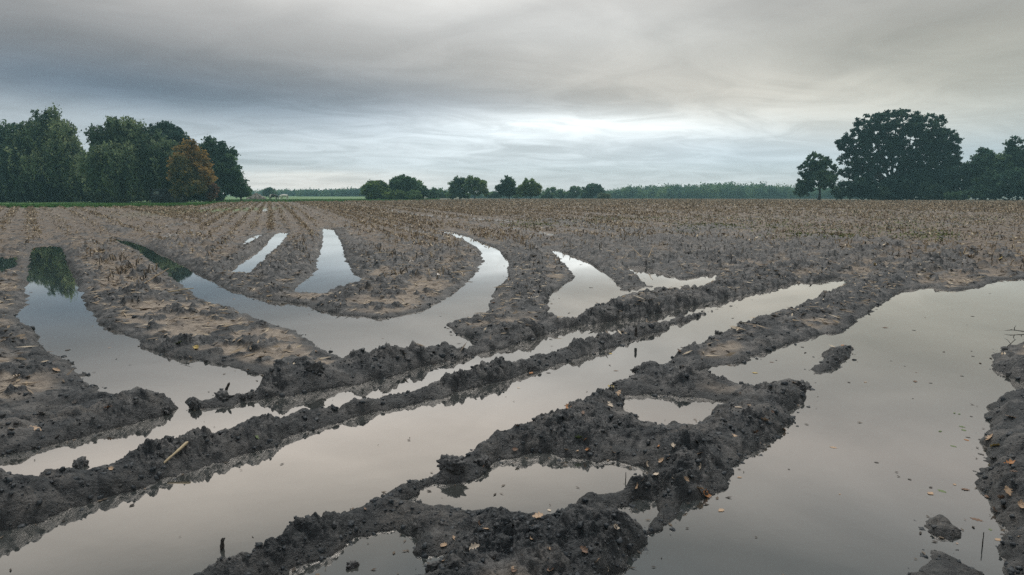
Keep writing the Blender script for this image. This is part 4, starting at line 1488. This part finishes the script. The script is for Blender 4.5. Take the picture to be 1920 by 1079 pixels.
tmpl = [lump(500 + i, 2, .75) for i in range(8)]
n = 90000
rr2 = (r.uniform(12 ** -.5, 2.3 ** -.5, n)) ** -2
aa2 = r.uniform(R(-41), R(41), n)
cx_, cy_ = rr2 * np.sin(aa2), rr2 * np.cos(aa2)
pr = look(rough, cx_, cy_) ** 1.6 * np.clip(look(rid, cx_, cy_) / .08 + .35, 0, 1.3) * .16
pr = np.where(look(sd, cx_, cy_) < .0, 0, pr)
pr += np.where((np.abs(look(sd, cx_, cy_) + .01) < .05), .09, 0)
ok = r.random(n) < pr
cx_, cy_, rr2 = cx_[ok], cy_[ok], rr2[ok]
sz = (.005 + .015 * r.random(len(cx_)) ** 4) * np.clip(rr2 / 5, .8, 1.5)
vs, fs, k_ = [], [], 0
cz_ = np.maximum(look(Z, cx_, cy_), -.004)
for i in range(len(cx_)):
    v, f = tmpl[i % 8]
    a_ = r.uniform(0, 6.28)
    ca_, sa_ = math.cos(a_), math.sin(a_)
    q = v @ np.array([[ca_, -sa_, 0], [sa_, ca_, 0], [0, 0, 1]]) * sz[i]
    vs.append(q + [cx_[i], cy_[i], cz_[i] - sz[i] * .10])
    fs.append(f + k_)
    k_ += len(v)
tag(link('mud_crumbs', mesh_np('mud_crumbs', np.concatenate(vs), np.concatenate(fs), 3, m_clod, True)), "crumbly dark mud lumps covering the rut banks", 'mud', kind='stuff')

CL = [  # px, py, size px, label
 (418, 748, 26, "large muddy lump holding a snapped stick in the left puddle"),
 (365, 760, 17, "dark mud lump left of the lump with the snapped stick"),
 (470, 742, 14, "small mud lump at the left tip of the bank right of the snapped stick"),
 (455, 745, 9, "tiny lump at the tip of the bank right of the snapped stick"),
 (312, 768, 20, "rounded clod at the right tip of the bank below the left puddle"),
 (1352, 622, 9, "dark knob standing on the bank beside the far end of the long rut"),
 (1390, 604, 14, "rounded clod on the far bank edge of the long rut"),
 (850, 885, 34, "big wet clod overhanging the lens shaped pool"),
 (905, 868, 24, "rounded clod right of the big wet clod above the lens shaped pool"),
 (1195, 700, 20, "dark clod at the corner where the small pools begin"),
 (1160, 722, 18, "clod on the bank just left of the corner of the small pools"),
 (1565, 676, 14, "clod on the little mud islet in the wide puddle"),
 (1885, 655, 9, "small clod in the wide puddle near the twig"),
 (1500, 725, 24, "rough clod at the tip of the mud spit in the wide puddle"),
 (1440, 730, 18, "clod in the middle of the mud spit in the wide puddle"),
 (700, 680, 20, "rounded clod on the dark bank between the curved puddle and the narrow rut"),
 (590, 718, 22, "clod at the left shoulder of the dark bank by the curved puddle"),
 (150, 865, 26, "clod on the crest of the long ridge near the left edge"),
 (240, 855, 22, "clod on the crest of the long ridge behind the pale stick"),
 (660, 1050, 16, "small lump standing in the pool at the bottom edge"),
 (1345, 620, 8, "small dark knob left of the rounded clod by the long rut"),
 (815, 1055, 22, "clod between the bottom pool and the lens shaped pool"),
 (300, 870, 16, "clod under the pale stick on the long ridge"),
 (1080, 645, 18, "clod on the dark mound between the curved puddle and the arc puddle"),
]
for i, (x, y, s, lab) in enumerate(CL):
    X_, Y_ = gp(x, y, .03)
    v, f = lump(700 + i, 4, .75)
    o_ = link('mud_clod', mesh_np('mud_clod', v, f, 3, m_clod, True))
    rad = s / FPX * math.hypot(Y_, CAM_H) * .55
    o_.scale = (rad, rad, rad * (.55 if 'shallow' in lab else 1))
    zz = max(gz(X_, Y_), 0.0)
    o_.location = (X_, Y_, zz - rad * .05)
    o_.rotation_euler = (0, 0, i * 1.3)
    tag(o_, lab, 'clod', "loose mud clods on the banks")

# ------------------------------------------------------------------ sticks and twigs
m_stick = simple_mat("pale_stick", (.40, .32, .20), .7, .3, 8)
m_wood = simple_mat("dark_wet_wood", (.028, .024, .020), .6, .4, 10)


def stick(name, label, p0, p1, r0, r1, m, twigs=(), cat='stick', bend=.02, seed=0):
    rr2 = np.random.default_rng(seed)
    p0, p1 = np.array(p0, float), np.array(p1, float)
    k = 9
    u = np.linspace(0, 1, k)[:, None]
    pts_ = p0 + (p1 - p0) * u
    pts_[1:-1] += rr2.normal(0, bend * np.linalg.norm(p1 - p0), (k - 2, 3)) * .4
    rad = np.linspace(r0, r1, k) * (1 + rr2.normal(0, .07, k))
    paths = [(pts_ - p0, rad)]
    e0, e1 = pts_[-1] - p0, (p1 - p0) / np.linalg.norm(p1 - p0)
    paths.append((np.array([e0, e0 + e1 * r1 * .8, e0 + e1 * r1 * 1.6]), np.array([r1, r1 * .7, r1 * .15])))
    for (f_, vec, rr3) in twigs:
        s = pts_[int(f_ * (k - 1))] - p0
        vec = np.array(vec, float)
        paths.append((np.array([s, s + vec * .5 + rr2.normal(0, .01, 3), s + vec]), np.array([rr3, rr3 * .8, rr3 * .3])))
    v, f = tubes(paths, 7)
    o_ = link(name, mesh_np(name, v, f, 4, m, True))
    o_.location = p0
    tag(o_, label, cat)
    return o_


def on(px, py, dz=0.0, z=.0):
    X_, Y_ = gp(px, py, z)
    return np.array([X_, Y_, max(gz(X_, Y_), 0) + dz])


def surf(px, py, dz=0.0):
    """ray from the photo point down to the modelled ground"""
    d = np.array(ray(px, py))
    t_ = np.linspace(1.5, 60, 6000)
    q = np.array([0, 0, CAM_H])[None] + d[None] * t_[:, None]
    g = np.maximum(look(Z, q[:, 0], q[:, 1]), 0)
    i = np.argmax(q[:, 2] <= g)
    return q[i] + [0, 0, dz]


stick('pale_stick', "pale bare stick lying across the long ridge at the left", surf(307, 872, .01), surf(350, 840, .03), .006, .0095, m_stick, bend=.01, seed=1)
b = surf(416, 1031, -.02)
stick('wooden_stub', "dark broken stub standing upright at the near edge of the long rut", b, b + [.005, .0, .065], .011, .009, m_wood, [(.9, (.004, 0, .018), .006)], 'stub', seed=2)
b = on(418, 748, .0)
b[2] = .015
stick('snapped_stick', "short snapped stick poking up from the mud lump in the left puddle", b, b + [.05, .01, .105], .012, .010, m_wood, seed=3)
b = on(1192, 642, .07)
stick('wooden_stub', "small dark peg on the ridge with its reflection in the long rut", b, b + [.0, .0, .09], .016, .014, m_wood, cat='stub', seed=4)
b = on(1926, 625, .015)
stick('forked_twig', "forked dark twig lying in the wide puddle at the right edge", b, b + [-.17, .04, .02], .006, .004, m_wood, [(.75, (.01, 0, .06), .005), (.4, (-.05, -.08, .01), .005), (.9, (-.09, .02, -.01), .004)], 'twig', seed=5)
b = on(1885, 660, .01)
stick('thin_twig', "thin curved twig reaching from the right bank into the wide puddle", b, b + [.14, .06, .08], .005, .003, m_wood, [(.6, (-.03, .06, .05), .003)], 'twig', seed=6)
b = on(1842, 1025, .0)
stick('thin_twig', "single thin stem standing in the shallow water at the lower right", b, b + [0, 0, .07], .003, .002, m_wood, cat='twig', seed=7)
b = on(1173, 905, .0)
stick('thin_twig', "thin stem standing in the lens shaped pool", b, b + [.0, 0, .06], .003, .002, m_wood, cat='twig', seed=8)
for i, (x, y, ln, an, lab) in enumerate([(500, 560, .45, .5, "fallen dry stalk on the silt strip left of the curved puddle"), (310, 560, .42, .6, "pale fallen stalk on the silt strip between the two left puddles"), (265, 543, .5, .9, "fallen stalk leaning by the dark stubs between the left puddles"),
                                         (840, 520, .5, .3, "fallen stalk on the trampled island by the right bend of the curved puddle"), (690, 490, .6, .1, "long straw lying across the trampled island"), (1015, 505, .35, 2.2, "short stalk on the strip between the curved puddle and the arc puddle"),
                                         (1205, 495, .45, 2.0, "crossed stalk standing in the forked puddle"), (1215, 497, .45, 1.1, "second crossed stalk standing in the forked puddle"), (1640, 415, .9, 1.0, "long pale straw leaning in the stubble before the oak")]):
    b = on(x, y, .02)
    lift = .25 if 'crossed' in lab or 'leaning' in lab else .03
    stick('fallen_stalk', lab, b, b + [ln * math.cos(an), ln * math.sin(an), lift], .011, .007, m_stick if i in (1, 4, 8) else m_stalk, cat='stalk', seed=20 + i)

# ------------------------------------------------------------------ fallen leaves
LC = {'tan': (.36, .25, .16), 'orange': (.33, .15, .055), 'brown': (.14, .085, .055), 'pale': (.46, .38, .29), 'yellow': (.40, .30, .10), 'dark': (.045, .038, .032), 'green': (.11, .15, .06)}
m_leaf = {k: simple_mat("fallen_leaf_" + k, c, .6, .35, 14, .3) for k, c in LC.items()}


def oak_leaf(seed, curl):
    rr2 = np.random.default_rng(seed)
    n = 34
    s = np.linspace(0, 1, n)
    wdt = .30 * np.sin(np.pi * s ** .8) ** .8 * (1 + .24 * np.sin(s * 2 * np.pi * 3.4 + rr2.uniform(0, 1))) * (.85 + .3 * rr2.random())
    wdt[0] = wdt[-1] = .012
    wdt = np.maximum(wdt, .012)
    rows_ = []
    for i in range(n):
        x = s[i] - .5
        zc2 = curl * (x * x * 1.2) + rr2.normal(0, .008)
        for kx in (-1, -.5, 0, .5, 1):
            rows_.append((x, wdt[i] * kx + .03 * math.sin(x * 5), zc2 + curl * 1.4 * (wdt[i] * kx) ** 2 * 2 + (.02 if kx == 0 else 0) + rr2.normal(0, .012)))
    v = np.array(rows_)
    i = np.arange(n * 5).reshape(n, 5)
    f = np.stack([i[:-1, :-1], i[:-1, 1:], i[1:, 1:], i[1:, :-1]], -1).reshape(-1, 4)
    # stalk
    tv, tf = tubes([(np.array([(-.5, 0, 0), (-.6, .01, .01), (-.68, .03, .02)]), np.array([.012, .010, .009]))], 4)
    return np.concatenate([v, tv]), np.concatenate([f, tf + len(v)])


leaf_geo = [oak_leaf(900 + i, (.0, .25, .5, .8, .15, .6)[i]) for i in range(6)]
leaf_mesh = {}
for k in LC:
    for i, (v, f) in enumerate(leaf_geo):
        leaf_mesh[k, i] = mesh_np('fallen_leaf', v, f, 4, m_leaf[k], True)
for m_ in leaf_mesh.values():
    pass

LV = [  # px, py, size px, colour, place
 (66, 805, 26, 'tan', "large dry tan leaf curled on the bank at the left edge"), (22, 806, 14, 'pale', "small pale leaf left of the large tan leaf at the left edge"), (202, 766, 14, 'orange', "brownish orange leaf on the bank below the left puddle"),
 (208, 883, 14, 'tan', "tan leaf stuck to the side of the long ridge"), (92, 773, 24, 'pale', None),
 (1145, 728, 18, 'yellow', "bright yellow orange leaf on the bank corner above the lens shaped pool"), (1158, 740, 24, 'tan', "big tan leaf beside the yellow leaf on the bank corner"), (1142, 760, 22, 'pale', "crumpled pale leaf below the big tan leaf on the bank corner"),
 (1066, 764, 20, 'orange', "rust orange leaf on the crest of the bank above the lens shaped pool"), (1083, 824, 20, 'green', "pale green leaf lying against an orange leaf above the lens shaped pool"), (1098, 826, 18, 'orange', "orange leaf lying against the pale green leaf"),
 (1102, 845, 12, 'orange', "small orange leaf at the upper rim of the lens shaped pool"), (686, 955, 16, 'brown', "brown leaf on the bank left of the lens shaped pool"), (1008, 970, 26, 'tan', "sodden tan leaf at the lower rim of the lens shaped pool"),
 (1030, 958, 14, 'pale', "pale leaf floating just above the sodden leaf in the lens shaped pool"), (1322, 930, 26, 'orange', "orange leaf half sunk at the edge of the wide puddle"), (1310, 918, 26, 'tan', "tan leaf at the waterline above the half sunk orange leaf"), (1352, 958, 22, 'tan', "tan leaf under water right of the half sunk orange leaf"),
 (1385, 765, 18, 'pale', "pale leaf on the right rim of the kidney shaped pool"), (1405, 762, 14, 'tan', "tan leaf next to the pale leaf by the kidney shaped pool"), (1432, 790, 20, 'tan', "tan leaf on the spit above the wide puddle"), (1312, 880, 22, 'pale', "pale leaf on the big mud mass near the wide puddle"),
 (1236, 838, 16, 'orange', "orange leaf on the mud mass below the kidney shaped pool"), (1262, 838, 16, 'pale', "pale narrow leaf on the mud mass below the kidney shaped pool"), (1264, 900, 14, 'pale', "pale leaf on the mud mass left of the wide puddle"), (1192, 914, 22, 'tan', "tan leaf at the right end of the lens shaped pool"),
 (890, 1030, 26, 'pale', "pale leaf on the mud at the bottom edge of the picture"), (900, 985, 16, 'brown', "brown leaf on the mud just below the lens shaped pool"), (1115, 1058, 26, 'tan', "tan curled leaf on the mud by the bottom edge"), (1095, 1035, 22, 'brown', "large brown leaf above the tan curled leaf at the bottom edge"),
 (1580, 648, 16, 'orange', "orange leaf on the tip of the little mud islet"), (1562, 840, 18, 'tan', "tan leaf afloat in the middle of the wide puddle"), (1716, 716, 14, 'brown', "brown leaf afloat in the upper part of the wide puddle"), (1660, 615, 14, 'brown', "dark brown leaf afloat near the far side of the wide puddle"),
 (1470, 808, 14, 'tan', "tan leaf afloat beside the end of the mud spit"), (1894, 872, 22, 'orange', "orange leaf lying on the right bank"), (1866, 838, 24, 'yellow', "yellowish leaf at the waterline of the right bank"), (1855, 822, 18, 'tan', "tan leaf above the yellowish leaf on the right bank"),
 (1812, 826, 12, 'orange', "small orange leaf among chaff in front of the right bank"), (1655, 1040, 26, 'brown', "brown leaf sunk in the lower wide puddle"), (1788, 838, 15, 'green', "grey green leaf afloat in front of the right bank"), (1745, 926, 20, 'tan', "long pale scrap afloat left of the right bank"),
 (1830, 975, 26, 'brown', "brown scrap afloat by the right bank"), (1815, 930, 18, 'dark', "dark wet sprig afloat left of the right bank"), (1416, 700, 16, 'yellow', "yellow leaf afloat in the channel above the mud spit"), (996, 700, 18, 'orange', "orange leaf scrap afloat in the middle of the long rut"),
 (1028, 700, 14, 'dark', "dark scrap right of the orange scrap in the long rut"), (1145, 664, 14, 'yellow', "yellow scrap afloat at the far side of the long rut"), (1155, 696, 14, 'brown', "brown leaf scrap afloat near the bank corner in the long rut"), (972, 728, 12, 'pale', "pale scrap afloat in the long rut below the orange scrap"),
 (335, 645, 16, 'green', "green sprout at the edge of the left puddle"), (368, 655, 18, 'yellow', "yellow green sprout right of the green sprout by the left puddle"), (484, 822, 14, 'green', "green leaf stuck on the near side of the long ridge"), (560, 668, 12, 'tan', "tan leaf on the bank between the left puddle and the curved puddle"),
 (925, 568, 14, 'orange', "orange leaf on the mound between the curved puddle and the arc puddle"), (1108, 540, 14, 'dark', "dark plant scrap sticking out of the arc puddle"), (1640, 498, 14, 'yellow', "yellow leaf on the trampled ground at the far end of the long rut"), (1818, 483, 16, 'tan', "tan leaf on the right hand bank far up"), (1875, 485, 16, 'yellow', "yellow leaf on the right hand bank far up"),
 (1783, 527, 14, 'pale', "pale stone like leaf on the bank above the wide puddle"),
]
gl = "fallen leaves on mud and water"


def put_leaf(x, y, s, c, lab, i, at=None):
    q = surf(x, y) if at is None else at
    o_ = bpy.data.objects.new('fallen_leaf', leaf_mesh[c, i % 6])
    col.objects.link(o_)
    L_ = s / FPX * math.dist(q, (0, 0, CAM_H)) * .80
    o_.scale = (L_, L_, L_)
    wat = q[2] < .004
    if wat:
        L_ *= .8
        o_.scale = (L_, L_, L_ * .10)
    o_.location = (q[0], q[1], q[2] + (.003 if wat else .006))
    if wat:
        o_.rotation_euler = (0, 0, i * 1.7)
    else:
        e = .03
        gx2 = (gz(q[0] + e, q[1]) - gz(q[0] - e, q[1])) / (2 * e)
        gy2 = (gz(q[0], q[1] + e) - gz(q[0], q[1] - e)) / (2 * e)
        o_.rotation_euler = (math.atan(gy2) * .8, -math.atan(gx2) * .8, i * 1.7)
    tag(o_, lab, 'leaf', gl)


for i, (x, y, s, c, lab) in enumerate(LV):
    if lab: put_leaf(x, y, s, c, lab, i)
rl = random.Random(9)
k_ = 0
for (x0, y0, x1, y1, n, s0, cs, lab) in [
    (830, 970, 1230, 1079, 22, 15, ('tan', 'pale', 'brown'), "small dry leaf pressed in the mud at the bottom centre"),
    (1200, 800, 1450, 930, 18, 14, ('tan', 'pale', 'brown', 'dark'), "small dry leaf on the mud mass between the pools and the wide puddle"),
    (960, 760, 1160, 850, 10, 12, ('tan', 'brown', 'dark'), "small leaf on the bank above the lens shaped pool"),
    (1540, 560, 1860, 760, 26, 9, ('dark', 'brown', 'dark'), "tiny dark leaf afloat on the far half of the wide puddle"),
    (1380, 820, 1800, 1060, 14, 9, ('dark', 'tan', 'brown'), "tiny leaf afloat on the near half of the wide puddle"),
    (1760, 770, 1850, 860, 14, 12, ('dark', 'green', 'brown'), "dark scrap afloat in front of the right bank"),
    (1740, 900, 1870, 1000, 14, 16, ('dark', 'green', 'brown'), "dark scrap afloat in the shallow lower right"),
    (1860, 780, 1920, 1079, 14, 16, ('tan', 'brown', 'dark'), "small leaf on the bank at the right edge"),
    (200, 560, 620, 700, 16, 8, ('tan', 'pale', 'brown'), "tiny leaf scrap on the silt between the left puddles"),
    (0, 640, 200, 820, 14, 12, ('tan', 'pale', 'dark'), "small leaf scrap on the silt at the left edge"),
    (700, 700, 1500, 900, 12, 7, ('dark', 'brown'), "tiny dark scrap afloat on the long rut"),
    (700, 480, 1220, 640, 16, 8, ('dark', 'brown', 'dark'), "tiny dark scrap on or beside the curved puddles"),
    (1250, 590, 1640, 720, 12, 10, ('brown', 'tan', 'dark'), "small leaf scrap on the bank between the long rut and the wide puddle")]:
    for _ in range(int(n * .75)):
        k_ += 1
        put_leaf(rl.uniform(x0, x1), rl.uniform(y0, y1), s0 * rl.uniform(.6, 1.3), rl.choice(cs), lab, k_ + 5)

# chaff afloat: uncountable specks
n = 9000
rr2 = (r.uniform(20 ** -.5, 2.4 ** -.5, n)) ** -2
aa2 = r.uniform(R(-39), R(39), n)
sx_, sy_ = rr2 * np.sin(aa2), rr2 * np.cos(aa2)
ss_ = look(sd, sx_, sy_)
pr = np.where(ss_ < -.005, np.exp(ss_ / .06) * .40 + .010, 0)
ok = r.random(n) < pr
sx_, sy_, rr2 = sx_[ok], sy_[ok], rr2[ok]
n = len(sx_)
th = r.uniform(0, 6.28, n)
L = r.uniform(.006, .022, n) * np.clip(rr2 / 5, 1, 2)
d_ = np.stack([np.cos(th) * L, np.sin(th) * L, r.uniform(-.002, .004, n)], 1)
w_ = np.stack([-np.sin(th), np.cos(th), np.zeros(n)], 1) * (L * r.uniform(.2, .6, n))[:, None]
c_ = np.stack([sx_, sy_, np.full(n, .004)], 1)
v = np.stack([c_ - d_, c_ + w_, c_ + d_, c_ - w_], 1).reshape(-1, 3)
m_chaff = ramp_mat("chaff", [(.03, .028, .024), (.06, .05, .04), (.14, .11, .08), (.04, .035, .03)], .7, .2)
tag(link('floating_chaff', mesh_np('floating_chaff', v, np.arange(n * 4), 4, m_chaff)), "specks of chaff drifting along the puddle edges", 'chaff', kind='stuff')

# ------------------------------------------------------------------ haze
m_haze, t, o = mat("thin_haze")
pv = new(t, 'ShaderNodeVolumePrincipled')
pv.inputs['Color'].default_value = (.45, .80, .86, 1)
pv.inputs['Density'].default_value = .00070
pv.inputs['Anisotropy'].default_value = .0
t.links.new(pv.outputs[0], o.inputs['Volume'])
v, f = box(0, 270, 14, 1040, 720, 40)
v[:, 2] = np.where(v[:, 2] > 14, 24, -4.5)
hz = link('haze', mesh_np('haze', v, f, 4, m_haze))
tag(hz, "thin bluish autumn haze over the fields", 'haze', kind='stuff')
